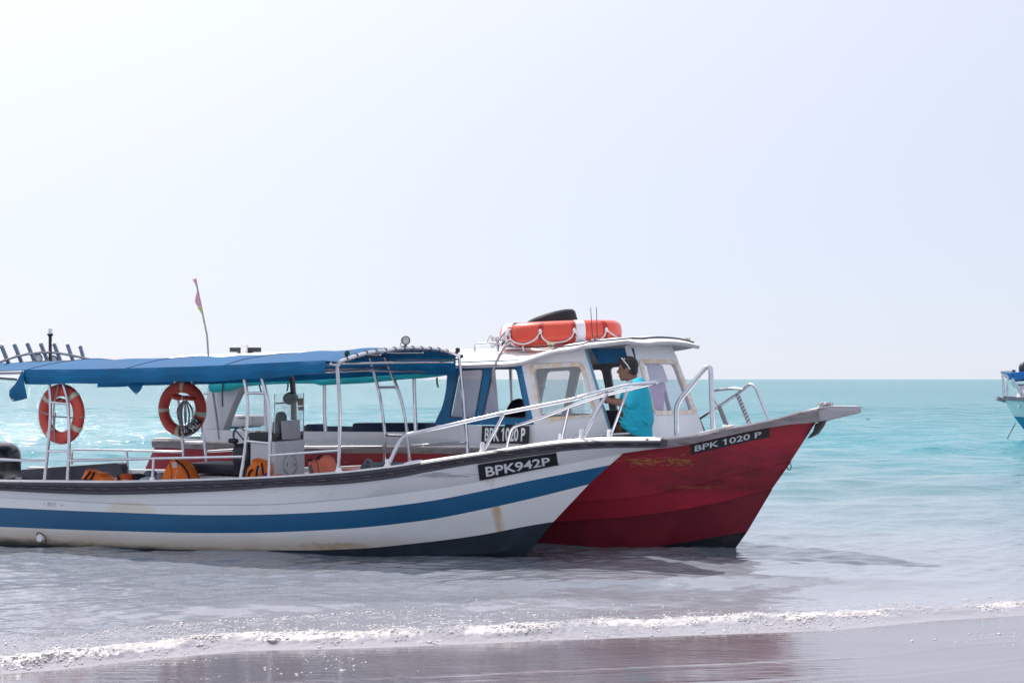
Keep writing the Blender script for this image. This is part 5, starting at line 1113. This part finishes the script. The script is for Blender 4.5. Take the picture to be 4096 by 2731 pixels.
def ang_at(x):       # angle on the near side whose outer face appears at Q8 column x
    best = min(np.linspace(-math.pi+.01, -.01, 400), key=lambda a: abs(pix(rsec(a, 0))[0]-q('Q8', x, 0)[0])); return best
m_wband = mat('white_tape', (.72, .70, .74), .5, var=.06)
for x in (195, 975):
    a0 = ang_at(x-50); a1 = ang_at(x+50); MB().strip([[rsec(a0+(a1-a0)*i/6, 2*math.pi*j/20, 1.012) for j in range(20)] for i in range(7)], closed=True).build('white_band', m_wband, raft)
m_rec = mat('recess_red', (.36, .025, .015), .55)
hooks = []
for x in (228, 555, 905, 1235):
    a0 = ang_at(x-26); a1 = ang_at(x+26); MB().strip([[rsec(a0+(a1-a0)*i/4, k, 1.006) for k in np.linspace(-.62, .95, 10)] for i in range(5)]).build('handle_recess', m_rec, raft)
    hooks.append((a0+a1)/2)
rp = []
for h0, h1 in zip(hooks[:-1], hooks[1:]):
    for i in range(12):
        f = i/12; a = h0+(h1-h0)*f; rp.append(rsec(a, .05-.85*math.sin(f*math.pi)**.8, 1.06))
rp.append(rsec(hooks[-1], .05, 1.06)); a_e = ang_at(1400); rp += [rsec(hooks[-1]+(a_e-hooks[-1])*f, .05-.75*f, 1.06) for f in (.3, .6, 1.0)]
a_s = ang_at(110); rp = [rsec(a_s+(hooks[0]-a_s)*f, -.6+.6*f, 1.06) for f in (0, .5)]+rp
tube('grab_line', rp, .0095, m_wrope, raft, n=7)
for h_ in hooks: MB().ell(rsec(h_, .05, 1.06), (.02, .02, .026), None, 10, 8).build('line_knot', m_wrope, raft)
for sgn_ in (-1, 1):
    MB().tube([rsec(a, .1-.5*math.sin((a*6) % math.pi), 1.05) for a in np.linspace(.15, math.pi-.15, 60)], .011, 6).build('grab_line', m_wrope, raft) if sgn_ > 0 else None
# cord tied from the float to the roof rail, hanging tails
cd_ = empty('lashing_cord', FB.at(q('R4', 1300, 690), -.64), 'frayed grey cord tied to the roof rail and hanging past the windows', 'cord')
for pts, t_, r_ in ((q('R4', 1480, 575, 1400, 620, 1330, 730, 1280, 830, 1245, 920, 1235, 1000, 1240, 1090, 1280, 1250), -1.02, .009), (q('R4', 1470, 580, 1390, 650, 1330, 760, 1270, 880, 1250, 1000, 1250, 1100, 1285, 1255), -1.03, .007), (q('R4', 1310, 560, 1360, 480, 1440, 390, 1520, 315, 1570, 312), -.66, .008)):
    tube('cord_strand', [FB.at(p, t_) for p in pts], r_, m_rope, cd_, n=6, spl=5)
for k in range(9):
    a = FB.at(q('R4', 1270+random.uniform(-50, 60), 560+random.uniform(-50, 40)), -.64+random.uniform(-.05, .05)); pts = [a+Vector((random.uniform(-.05, .05), random.uniform(-.04, .04), random.uniform(-.05, .05))) for _ in range(4)]
    tube('cord_strand', pts, .009, m_wrope, cd_, n=6, spl=4)
for k in range(6):
    a = FB.at(q('R4', 1440+random.uniform(-40, 40), 575+random.uniform(-15, 15)), -.64); tube('cord_strand', [a+Vector((random.uniform(-.06, .06), random.uniform(-.04, .04), random.uniform(-.03, .03))) for _ in range(4)], .007, m_dark, cd_, n=6, spl=4)
c2 = empty('rope_tangle', FB.at(q('Q8', 1500, 420), .1), 'tangle of thin pale rope beside the float on the cabin roof', 'rope')
for k in range(7):
    pts = [FB.at(q('Q8', 1430+i*70+random.uniform(-20, 20), 408+random.uniform(-18, 22)), .1+random.uniform(-.1, .1)) for i in range(4)]; tube('rope_strand', pts, .007, m_wrope if k % 2 else m_rope, c2, n=6, spl=5)
# tyre leaning in the float
tyc = FB.at(q('Q8', 672, 243), .02); zt = (UP*.95+vu*-.27+vd*.10).normalized(); xa = zt.cross(vd).normalized(); ya = zt.cross(xa)
prof_ = [(.175, -.055), (.20, -.078), (.245, -.086), (.272, -.078), (.288, -.055)]
for k in range(5): z = -.05+k*.025; prof_ += [(.290, z-.006), (.282, z-.005), (.282, z+.003), (.290, z+.004)]
prof_ += [(.288, .058), (.272, .080), (.245, .088), (.20, .080), (.175, .055), (.165, .03), (.165, -.03)]
ty = MB().lathe(prof_, tyc, (xa, ya, zt), 56, closed=True).build('tyre', mat('tyre_rubber', (.020, .022, .030), .6, var=.2, bump=.1), None, smooth=30); tag(ty, 'black car tyre leaning inside the orange float on the roof', 'tyre')
# flag
fg = empty('flag', FB.at(q('R3', 205, 1200), -.95), 'limp pink and yellow flag on a thin bare pole at the stern', 'flag')
pole = [FB.at(p, -.95) for p in q('R3', 205, 1195, 140, 740, 88, 320)+q('R1', 2165, 640, 2105, 330, 2045, 36)]
tube('flag_pole', pole, [.016, .015, .013, .012, .009, .007], m_alu, fg)
def pennant(nm, edge, outer, m):
    n = 14; E = spline([FB.at(p, -.95) for p in edge], 6); O = spline([FB.at(p, -.95) for p in outer], 6); k = min(len(E), len(O)); mb = MB(); rows = []
    for j in range(6):
        f = j/5; rows.append([E[i]*(1-f)+O[i]*f+FB.n*(.012*math.sin(f*5+i*.5)*f+.01) for i in range(k)])
    mb.strip(rows); mb.strip([[p+FB.n*.003 for p in r] for r in rows]); return mb.build(nm, m, fg, smooth=60)
pennant('flag_cloth', q('R1', 2045, 36, 2068, 150, 2088, 250, 2106, 335), q('R1', 2012, 42, 2044, 150, 2038, 270, 2058, 335), mat('flag_pink', (.88, .50, .58), .7, var=.15, scale=12, col2=(.7, .5, .55), thr=.5, tl=.35))
pennant('flag_cloth', q('R1', 2107, 336, 2124, 430, 2145, 530, 2168, 625), q('R1', 2058, 337, 2092, 405, 2128, 500, 2148, 612), mat('flag_yellow', (.80, .74, .20), .7, var=.2, tl=.35))
# rope heap on the beak
rh = empty('rope_coil', FB.at(q('R7', 1565, 455), 0.0), 'grey rope heaped on the end of the wooden beak', 'rope')
for k in range(16):
    c = FB.at(q('R7', 1565+random.uniform(-28, 32), 440+random.uniform(-16, 12)), random.uniform(-.05, .05)); r_ = random.uniform(.02, .05); ax_ = Vector((random.uniform(-1, 1), random.uniform(-1, 1), random.uniform(-.4, .4))).normalized(); b2 = ax_.cross(UP).normalized()
    MB().tube([c+ax_*r_*math.cos(a)+b2*r_*math.sin(a)*.8+UP*.012*math.sin(2*a) for a in np.linspace(0, 5.4, 12)], .009, 6).build('rope_turn', m_rope if k % 3 else m_wrope, rh)
for (x, y) in ((795, 593),):
    c = FB.at(q('R7', x, y), tb); tag(MB().tube([c+FB.h*.035*math.cos(a)+FB.n*.02*math.sin(a)+UP*.008*math.sin(3*a) for a in np.linspace(0, 12, 30)], .008, 6).build('mooring_rope', m_wrope, None), 'small turn of white rope on the bow rail', 'rope')
# ------------------------------------------------------------------ people
def fused(name, mb, m, parent, voxel=.011, smooth=6):
    """fuse overlapping limbs into one continuous skin"""
    o = mb.build(name, m, parent, smooth=0); r = o.modifiers.new('skin', 'REMESH'); r.mode = 'VOXEL'; r.voxel_size = voxel; r.use_smooth_shade = True
    s = o.modifiers.new('relax', 'SMOOTH'); s.iterations = smooth; s.factor = .5; return o
def limb(mb, pts, rad): 
    mb.tube(spline(pts, 4), list(np.interp(np.linspace(0, 1, 4*(len(pts)-1)+1), np.linspace(0, 1, len(rad)), rad)), 12)
    for p, r in ((pts[0], rad[0]), (pts[-1], rad[-1])): mb.ell(p, (r, r, r), None, 12, 8)
    return mb
def head(mb, hm, c, f, l, k=1.0):
    """head at centre c looking along f with l to its left; hair mesh hm"""
    f = Vector(f).normalized(); l = (Vector(l)-f*Vector(l).dot(f)).normalized(); u = l.cross(f) if l.cross(f).z > 0 else f.cross(l); ax = (f, l, u)
    mb.ell(c+u*.02*k, (.088*k, .072*k, .095*k), ax, 20, 14); mb.ell(c+f*.022*k-u*.055*k, (.066*k, .056*k, .062*k), ax, 16, 12); mb.ell(c+f*.062*k-u*.098*k, (.026*k, .028*k, .018*k), ax, 12, 8)
    mb.tube([c+f*.083*k+u*.012*k, c+f*.108*k-u*.026*k, c+f*.088*k-u*.036*k], [.010*k, .017*k, .012*k], 9); mb.ell(c+f*.106*k-u*.027*k, (.014*k, .017*k, .011*k), ax, 10, 8)
    mb.ell(c+f*.083*k-u*.060*k, (.017*k, .025*k, .008*k), ax, 12, 8); mb.ell(c+f*.080*k-u*.075*k, (.017*k, .022*k, .008*k), ax, 12, 8); mb.ell(c+f*.078*k+u*.022*k, (.014*k, .050*k, .010*k), ax, 12, 8)
    for s in (-1, 1): mb.ell(c+l*s*.072*k-f*.004*k-u*.012*k, (.020*k, .010*k, .032*k), ax, 10, 8)
    hm.ell(c+u*.040*k-f*.016*k, (.094*k, .082*k, .090*k), ax, 20, 14); hm.ell(c-f*.046*k-u*.012*k, (.056*k, .070*k, .072*k), ax, 16, 12); hm.ell(c+f*.060*k+u*.078*k, (.046*k, .058*k, .028*k), ax, 14, 10)
    for s in (-1, 1): hm.ell(c+l*s*.062*k+f*.018*k+u*.03*k, (.03*k, .016*k, .04*k), ax, 10, 8)
    return ax
def eyes(c, ax, parent, k=1.0):
    f, l, u = ax; w = mat('eye_dark', (.02, .016, .014), .2)
    for s in (-1, 1): MB().ell(c+f*.079*k+l*s*.032*k+u*.004*k, (.008*k, .013*k, .007*k), ax, 10, 8).build('eye', w, parent)
m_skin = mat('skin_brown', (.20, .095, .065), .5, var=.08, scale=14); m_hair = mat('hair_black', (.010, .009, .010), .5, var=.3, scale=60, bump=.4, bscale=90)
T0 = -.33
P5 = lambda x, y, t=None: FB.at(q('Q5', x, y), (-.82+.06*(y-350)/1000) if t is None else t)
hc = P5(440, 375)
fwd = (-FB.h*.93-FB.n*.30-UP*.06); lef = -FB.n+FB.h*.25
man = empty('person', Vector((P5(600, 1350).x, P5(600, 1350).y, .30)), 'person in a turquoise shirt with sunglasses on the head, leaning in the cabin doorway', 'person')
sk = MB(); hm = MB(); ax = head(sk, hm, hc, fwd, lef, 1.02)
sh_n = P5(610, 640, -.93); sh_f = P5(520, 640, -.62); neck = P5(530, 560); hip = P5(600, 1350, -.53); waist = P5(590, 1150)
limb(sk, [hc-UP*.07-ax[0]*.035, neck-UP*.04, neck-UP*.10+FB.h*.03], [.056, .058, .07])
el_n = P5(440, 915, -.95); wr_n = FB.at(q('R6', 590, 1042), -.93); ha_n = FB.at(q('R6', 500, 955), -.90)
limb(sk, [sh_n, (sh_n+el_n)/2+FB.h*.005, el_n], [.056, .047, .040]); limb(sk, [el_n, el_n*.55+wr_n*.45-UP*.004, wr_n], [.040, .038, .027])
el_f = P5(400, 1010, -.55); wr_f = P5(330, 1230, -.57); ha_f = P5(300, 1330, -.59)
limb(sk, [sh_f, el_f], [.05, .04]); limb(sk, [el_f, wr_f], [.04, .027])
# trunk, hidden by the shirt
limb(sk, [neck-UP*.08, waist, hip], [.085, .12, .12])
kn_n = hip+Vector((0, 0, -.42))-FB.h*.07+FB.n*.10; an_n = Vector((hip.x, hip.y, .36))+FB.n*.18+FB.h*.02
kn_f = hip+Vector((0, 0, -.42))-FB.h*.12+FB.n*.30; an_f = Vector((hip.x, hip.y, .36))+FB.n*.40-FB.h*.06
for h_, k_, a_ in ((hip-FB.n*.08, kn_n, an_n), (hip+FB.n*.08, kn_f, an_f)):
    limb(sk, [h_, k_, a_], [.085, .058, .038]); limb(sk, [a_-UP*.03, a_-UP*.035-FB.h*.14], [.036, .03])
def hand(mb, w, h, curl, side, spread):
    """palm and five separate bent fingers from wrist w towards h; curl = direction the fingers close to"""
    d = (h-w).normalized(); s = side-d*side.dot(d); s.normalize(); pl = w+d*.055
    mb.ell(w+d*.05, (.048, .038, .018), (d, s, d.cross(s)), 14, 10)
    for i, (o, L_) in enumerate(((-.030, .062), (-.011, .074), (.010, .078), (.030, .070))):
        b0 = w+d*.088+s*o; b1 = b0+d*L_*.5+curl*.012+s*o*spread; b2 = b1+d*L_*.28+curl*.026; b3 = b2+curl*.030+d*.002
        limb(mb, [b0-d*.02, b1, b2, b3], [.0095, .009, .0085, .007])
    t0 = w+d*.03+s*.036; limb(mb, [t0, t0+s*.028+d*.022, t0+s*.036+d*.05+curl*.012], [.012, .011, .008])
hand(sk, wr_n, ha_n, (FB.n*.6-UP*.2-FB.h*.3).normalized(), UP, .3); hand(sk, wr_f, ha_f, (FB.h*.3-FB.n*.6).normalized(), -FB.h, .2)
body = fused('body', sk, m_skin, man, .008, 4); fused('hair', hm, m_hair, man, .009, 3); eyes(hc, ax, man, 1.02)
st_ = MB()   # shirt: loose torso with short sleeves
sec_pts = [(neck-UP*.045+FB.h*.015, .070, .075), (P5(565, 640), .100, .185), (P5(575, 760), .128, .195), (P5(590, 930), .138, .185), (P5(598, 1080), .145, .182), (P5(592, 1190), .152, .19), (P5(585, 1290), .142, .19)]
rows = []
for i, (c, a, b) in enumerate(sec_pts):
    wv = lambda k: 1+.03*math.sin(k*3+i*1.3)+.02*math.sin(k*7+i)
    rows.append([c+FB.h*math.cos(k)*a*wv(k)+FB.n*math.sin(k)*b*wv(k) for k in np.linspace(0, 2*math.pi, 25)[:-1]])
hem = P5(640, 1385); rows.append([hem+FB.h*(math.cos(k)*.125)+FB.n*math.sin(k)*.185+UP*(.055*max(0, -math.cos(k))-.045*max(0, math.cos(k)))-FB.h*.02 for k in np.linspace(0, 2*math.pi, 25)[:-1]])
st_.strip(rows, closed=True); st_.add(rows[0], [tuple(range(24))]); st_.add(rows[-1], [tuple(range(24))])
for a, b in ((sh_n, P5(500, 880, -.95)), (sh_f, P5(420, 850, -.57))): limb(st_, [neck.lerp(a, .55)-UP*.03, a+UP*.005, b], [.07, .078, .080])
for k_ in range(3): limb(st_, [P5(700-20*k_, 960+90*k_, -.88), P5(760, 1100+70*k_, -.84)], [.022, .012])
m_shirt = mat('turquoise_shirt', (.012, .42, .58), .8, var=.14, scale=6, bump=1.0, bscale=7, tl=.08)
for (xa, ya, xb, yb, r_) in ((470, 980, 640, 1230, .016), (520, 960, 700, 1180, .014), (420, 1180, 640, 1260, .018), (430, 1110, 560, 1180, .014), (640, 700, 700, 900, .013), (450, 1250, 690, 1330, .016)):
    limb(st_, [P5(xa, ya)-FB.n*.165, P5((xa+xb)/2, (ya+yb)/2+12)-FB.n*.185, P5(xb, yb)-FB.n*.165], [r_*.6, r_, r_*.6])
fused('shirt', st_, m_shirt, man, .008, 3)
cr_ = MB(); cr_.tube([neck+FB.h*(.075*math.cos(k))+FB.n*.085*math.sin(k)+UP*(.030*math.cos(k)-.012) for k in np.linspace(0, 2*math.pi, 25)[:-1]], .018, 8, closed=True); fused('collar', cr_, mat('white_collar', (.60, .63, .68), .8), man, .008, 3)
tr_ = MB()
for h_, k_, a_ in ((hip-FB.n*.08, kn_n, an_n), (hip+FB.n*.08, kn_f, an_f)): limb(tr_, [h_+UP*.03, k_, a_+UP*.02], [.125, .088, .068])
tr_.ell(hip-UP*.02, (.145, .17, .12), AXB); fused('trousers', tr_, mat('dark_jeans', (.010, .022, .045), .8, var=.25, bump=.2), man, .012, 4)
f_, l_, u_ = ax
sg = MB()
for s in (-1, 1): sg.tube([FB.at(q('Q5', 378, 210), -.90) if s < 0 else hc+l_*s*.09+f_*.045+u_*.115, hc+l_*s*.083*1.06-f_*.012+u_*.04, hc+l_*s*.083*1.04-f_*.035-u_*.005], .0065, 8)
sun_g = sg.build('sunglasses', mat('glasses_frame', (.62, .62, .66), .35), man); MB().ell(hc+f_*.075+u_*.112, (.008, .066, .013), (f_, l_, u_), 16, 10, e=.7).build('lens', mat('dark_lens', (.02, .02, .03), .1), sun_g)
tube('wrist_band', [wr_n+(wr_n-el_n).normalized()*.0+x for x in [((wr_n-el_n).normalized().cross(UP)*math.cos(k)+UP*math.sin(k))*.031 for k in np.linspace(0, 6.28, 17)[:-1]]], .009, m_dark, man, closed=True)

# second person, seated low inside the wheelhouse, seen through the windows
R4p = lambda x, y, t=.12: FB.at(q('R4', x, y), t)
h2 = R4p(1808, 1165); f2 = (FB.h*.95-FB.n*.15-UP*.08); l2 = FB.n+FB.h*.1
w2_ = empty('person', Vector((R4p(1640, 1500).x, R4p(1640, 1500).y, .62)), 'person in a dark shirt and glasses sitting inside the cabin behind the side windows', 'person')
sk = MB(); hm = MB(); ax2 = head(sk, hm, h2, f2, l2, 1.0); nk = R4p(1740, 1330); s_n = R4p(1560, 1420, -.10); s_f = R4p(1760, 1400, .34); hp = R4p(1560, 1720); hp.z = .80
limb(sk, [h2-UP*.08-ax2[0]*.03, nk, nk-UP*.08], [.055, .06, .07]); limb(sk, [nk-UP*.06, (nk+hp)/2, hp], [.08, .11, .12])
e_n = R4p(1430, 1640, -.16); wn = e_n+FB.h*.22-UP*.04+FB.n*.05; e_f = s_f-UP*.26+FB.h*.05; wf = e_f+FB.h*.24
limb(sk, [s_n, e_n], [.05, .04]); limb(sk, [e_n, wn], [.038, .027]); limb(sk, [s_f, e_f], [.05, .04]); limb(sk, [e_f, wf], [.038, .027])
hand(sk, wn, wn+FB.h*.1, -UP, FB.n, .3); hand(sk, wf, wf+FB.h*.1, -UP, -FB.n, .3)
for s in (-1, 1):
    k0 = hp+FB.h*.40+FB.n*s*.11; limb(sk, [hp+FB.n*s*.09, k0, k0-UP*.16+FB.h*.04], [.085, .06, .04])
fused('body', sk, m_skin, w2_, .009, 4); fused('hair', hm, m_hair, w2_, .009, 3); eyes(h2, ax2, w2_)
st_ = MB(); rows = []
for i, (c, a, b) in enumerate([(nk-UP*.05, .075, .085), (nk-UP*.10-FB.h*.02, .105, .20), (nk.lerp(hp, .4), .13, .20), (nk.lerp(hp, .75), .135, .185), (hp+UP*.02, .14, .18)]): rows.append([c+FB.h*math.cos(k)*a+FB.n*math.sin(k)*b for k in np.linspace(0, 2*math.pi, 21)[:-1]])
st_.strip(rows, closed=True); st_.add(rows[0], [tuple(range(20))]); st_.add(rows[-1], [tuple(range(20))])
for a, b in ((s_n, e_n.lerp(s_n, .2)), (s_f, e_f.lerp(s_f, .2))): limb(st_, [nk.lerp(a, .5)-UP*.05, a, b], [.08, .09, .075])
fused('shirt', st_, mat('dark_shirt', (.014, .014, .028), .8, var=.2, bump=.2), w2_, .011, 5)
tr_ = MB()
for s in (-1, 1): k0 = hp+FB.h*.40+FB.n*s*.11; limb(tr_, [hp+FB.n*s*.09, k0, k0-UP*.14+FB.h*.04], [.11, .08, .065])
tr_.ell(hp, (.14, .17, .11), AXB); fused('trousers', tr_, mat('grey_trousers', (.05, .05, .06), .8), w2_, .012, 4)
gl = MB()
for s in (-1, 1): gl.tube([h2+ax2[0]*.098+ax2[1]*s*.034+ax2[2]*.006+(ax2[1]*math.cos(k)*.024+ax2[2]*math.sin(k)*.018) for k in np.linspace(0, 6.28, 15)[:-1]], .003, 6, closed=True)
gl.tube([h2+ax2[0]*.1+ax2[1]*-.01+ax2[2]*.01, h2+ax2[0]*.1+ax2[1]*.01+ax2[2]*.01], .003, 6)
for s in (-1, 1): gl.tube([h2+ax2[0]*.096+ax2[1]*s*.058+ax2[2]*.01, h2+ax2[1]*s*.078+ax2[2]*.004], .003, 6)
gl.build('glasses', m_dark, w2_)['kind'] = 'stuff'
# bench under the seated person
MB().box(Vector((hp.x, hp.y, .53))-UP*.0, (.35, .3, .16), AXB).build('helm_seat', m_seatb, boatB, bevel=.02)
# ------------------------------------------------------------------ moored boat further out, at the edge of the view
tipd = 41.5; FC = Frame((0, 0, 0), 196.0); tw = at_d((4018, 1597), tipd); FC.O = Vector((tw.x, tw.y, 0))-FC.h*1.25; zt_ = tw.z
boatC = empty('moored_boat', FC.w(-2, 0, 0), 'white and blue boat with folded blue canopy moored farther out', 'boat')
def cl(B_, L_, bow, z0, z1, b0): return lambda s: (b0+(B_-b0)*(1-(1-min(1, max(0, (bow-s)/L_)))**2.2), z0+(z1-z0)*max(0, min(1, (s+4)/(bow+4)))**2)
cg = cl(1.25, 3.5, 1.25, .95, zt_, .30); cm_ = cl(1.12, 3.4, 1.0, .50, .66, .0); cw = cl(.9, 3.2, .5, -.02, -.02, 0); ck = cl(.5, 3, .2, -.4, -.4, 0)
def crow(f, bow, side): return [FC.w(bow+(-6.5-bow)*i/30, side*f(bow+(-6.5-bow)*i/30)[0], f(bow+(-6.5-bow)*i/30)[1]) for i in range(31)]
hb = MB()
for side in (-1, 1):
    a, b, c, d_ = crow(cg, 1.25, side), crow(cm_, 1.0, side), crow(cw, .5, side), crow(ck, .2, side); hb.strip([a, b], mi=0); hb.strip([b, c], mi=1); hb.strip([c, d_], mi=1)
hb.strip([crow(cg, 1.25, -1)[:1]+crow(cm_, 1.0, -1)[:1], crow(cg, 1.25, 1)[:1]+crow(cm_, 1.0, 1)[:1]], mi=0)
hb.strip([[f[-1] for f in (crow(cg, 1.25, -1), crow(cm_, 1.0, -1), crow(cw, .5, -1))], [f[-1] for f in (crow(cg, 1.25, 1), crow(cm_, 1.0, 1), crow(cw, .5, 1))]], mi=0)
hb.build('hull', [m_cap, mat('far_blue', (.03, .25, .42), .45)], boatC, smooth=30)
gb = MB()
for side in (-1, 1):
    r = crow(cg, 1.25, side); gb.strip([[p+UP*.10 for p in r], [p+UP*.10+FC.n*side*.05 for p in r], [p-UP*.02+FC.n*side*.05 for p in r], [p-UP*.02 for p in r]], ring=True)
r0, r1 = crow(cg, 1.25, -1)[0], crow(cg, 1.25, 1)[0]; gb.prism([r0+UP*.1, r1+UP*.1, r1-UP*.02, r0-UP*.02], FC.h*.05); gb.build('rub_rail', mat('far_rail', (.22, .21, .25), .6), boatC)
dk = MB(); dk.strip([[p+UP*.085 for p in crow(cg, 1.25, -1)[:14]], [p+UP*.085 for p in crow(cg, 1.25, 1)[:14]]]); dk.build('deck', m_deck, boatC)
tpt = at_d(q('R8', 352, 722), tipd); e1 = at_d(q('R8', 480, 760), tipd)
MB().prism([tpt, e1+UP*0, e1+FC.n*.0+Vector((.1, .35, .0)), tpt+Vector((.05, .35, 0))], -UP*.12).build('bow_plank', mat('far_plank', (.26, .25, .29), .7), boatC, bevel=.01)
for pts in (q('R8', 452, 715, 432, 352, 405, 340, 520, 425), q('R8', 405, 340, 560, 338, 605, 350), q('R8', 520, 425, 500, 560, 518, 850)): tube('bow_rail', [at_d(p, tipd) for p in pts], .035, m_steel, boatC)
for k, off in enumerate((0, 32)): tube('ladder_rail', [at_d(p, tipd-.3) for p in q('R8', 572+off*.4, 495-off*1.2, 735+off*.4, 725-off*1.2)], .04, m_steel, boatC)
for k in range(5): tube('ladder_rung', [at_d(p, tipd-.3) for p in q('R8', 590+k*32, 515+k*45, 603+k*32, 478+k*45)], .022, m_steel, boatC)
tube('post', [at_d(p, tipd) for p in q('R8', 603, 410, 607, 310)], .05, m_dark, boatC); tube('cabin_rail', [at_d(p, tipd+.5) for p in q('R8', 610, 550, 830, 545)], .03, m_steel, boatC); tube('cabin_rail', [at_d(p, tipd+.5) for p in q('R8', 640, 630, 830, 620)], .03, m_steel, boatC)
tube('cabin_rail', [at_d(p, tipd+.5) for p in q('R8', 590, 475, 830, 460)], .04, m_dark, boatC)
cv_ = [at_d(p, tipd-.2) for p in q('R8', 605, 350, 700, 340, 1000, 335, 1000, 450, 760, 455, 690, 470, 640, 430)]; MB().prism(cv_, Vector((.1, 1.2, 0))).build('folded_canopy', mat('far_canvas', (.01, .14, .45), .7, bump=.3, bscale=4), boatC, bevel=.03)
MB().ell(at_d(q('R8', 762, 292), tipd), (.14, .14, .20)).tube([at_d(q('R8', 762, 310), tipd), at_d(q('R8', 762, 345), tipd)], .03).build('lamp', m_dark, boatC)
MB().prism([at_d(p, tipd-.5) for p in q('R8', 700, 890, 790, 560, 950, 560, 950, 940)], Vector((.1, .8, 0))).build('console', mat('far_grey', (.42, .41, .46), .6), boatC, bevel=.02)
tube('post', [at_d(p, tipd-.5) for p in q('R8', 680, 900, 718, 760)], .045, m_cap, boatC)
rope_w = [at_d(q('R8', 632, 1150), tipd-.6), at_z(q('R8', 492, 1358), 0)-UP*.1]; tag(tube('anchor_rope', rope_w, .018, m_rope, None), 'thin anchor rope slanting into the sea from the moored boat', 'rope')
deb = at_z((3470, 1677), .02); tag(MB().ell(deb, (.05, .03, .02), None, 10, 8, e=.8).tube([deb+Vector((.05, 0, .01)), deb+Vector((.09, .02, .015))], .012).build('driftwood', mat('drift_brown', (.10, .06, .05), .8), None), 'small dark piece of driftwood floating offshore', 'driftwood')

# ------------------------------------------------------------------ froth on the breaking edge
X, Y, Z, d = SEA_N
foam_p = np.clip(fo, 0, 1)**2.2*np.clip((vnoise(X*5, Y*7, 21)-.30)*2, 0, 1)*np.clip((vnoise(X*14, Y*18, 22)-.25)*2, 0, 1)*(np.abs(K_) < .45)*(Y < 16)
area = np.gradient(Y, axis=0)*np.gradient(X, axis=1); pr = (foam_p*np.abs(area)).ravel(); pr /= pr.sum()
NB = 8000; idx = rng.choice(pr.size, NB, p=pr); cx = X.ravel()[idx]+rng.normal(0, .006, NB); cy = Y.ravel()[idx]+rng.normal(0, .012, NB); cz = Z.ravel()[idx]
# flecks of spent foam left on the wet sand
NS = 900; sx = rng.uniform(-4.5, 5.5, NS*8); sdd = rng.uniform(-2.6, -.15, NS*8); sy = shore_y(sx)+sdd; keep = (vnoise(sx*.9+5, sdd*3+9, 81)*vnoise(sx*4, sdd*9+2, 82) > .40)
sx, sy, sdd = sx[keep][:NS], sy[keep][:NS], sdd[keep][:NS]; cx = np.concatenate([cx, sx]); cy = np.concatenate([cy, sy]); cz = np.concatenate([cz, -.012-.0016*sdd]); NB = len(cx)
iv = np.array([(1, 0, 0), (-1, 0, 0), (0, 1, 0), (0, -1, 0), (0, 0, 1), (0, 0, -1)], float); it = np.array([(0, 2, 4), (2, 1, 4), (1, 3, 4), (3, 0, 4), (2, 0, 5), (1, 2, 5), (3, 1, 5), (0, 3, 5)])
sz_ = np.exp(rng.normal(-5.45, .4, NB)); rad3 = np.stack([sz_*rng.uniform(.8, 2.4, NB), sz_*rng.uniform(.7, 1.6, NB), sz_*rng.uniform(.5, .9, NB)], -1)
V = iv[None]*rad3[:, None, :]*rng.uniform(.75, 1.2, (NB, 6, 1))+np.stack([cx, cy, cz+sz_*.3], -1)[:, None, :]
F = (it[None]+6*np.arange(NB)[:, None, None]).reshape(-1, 3); me = bpy.data.meshes.new('sea_foam'); V = V.reshape(-1, 3)
me.vertices.add(len(V)); me.vertices.foreach_set('co', V.ravel()); me.loops.add(F.size); me.loops.foreach_set('vertex_index', F.ravel().astype(np.int32)); me.polygons.add(len(F)); me.polygons.foreach_set('loop_start', np.arange(0, F.size, 3, dtype=np.int32)); me.polygons.foreach_set('loop_total', np.full(len(F), 3, dtype=np.int32)); me.polygons.foreach_set('use_smooth', np.ones(len(F), dtype=bool)); me.update()
m_froth = mat('froth', (.92, .90, .89), .25, var=.04, scale=30, tl=.4, spec=.7)
me.materials.append(m_froth); fo_o = bpy.data.objects.new('sea_foam', me); COL.objects.link(fo_o); tag(fo_o, 'white froth along the breaking edge of the wavelet', 'foam', kind='stuff')
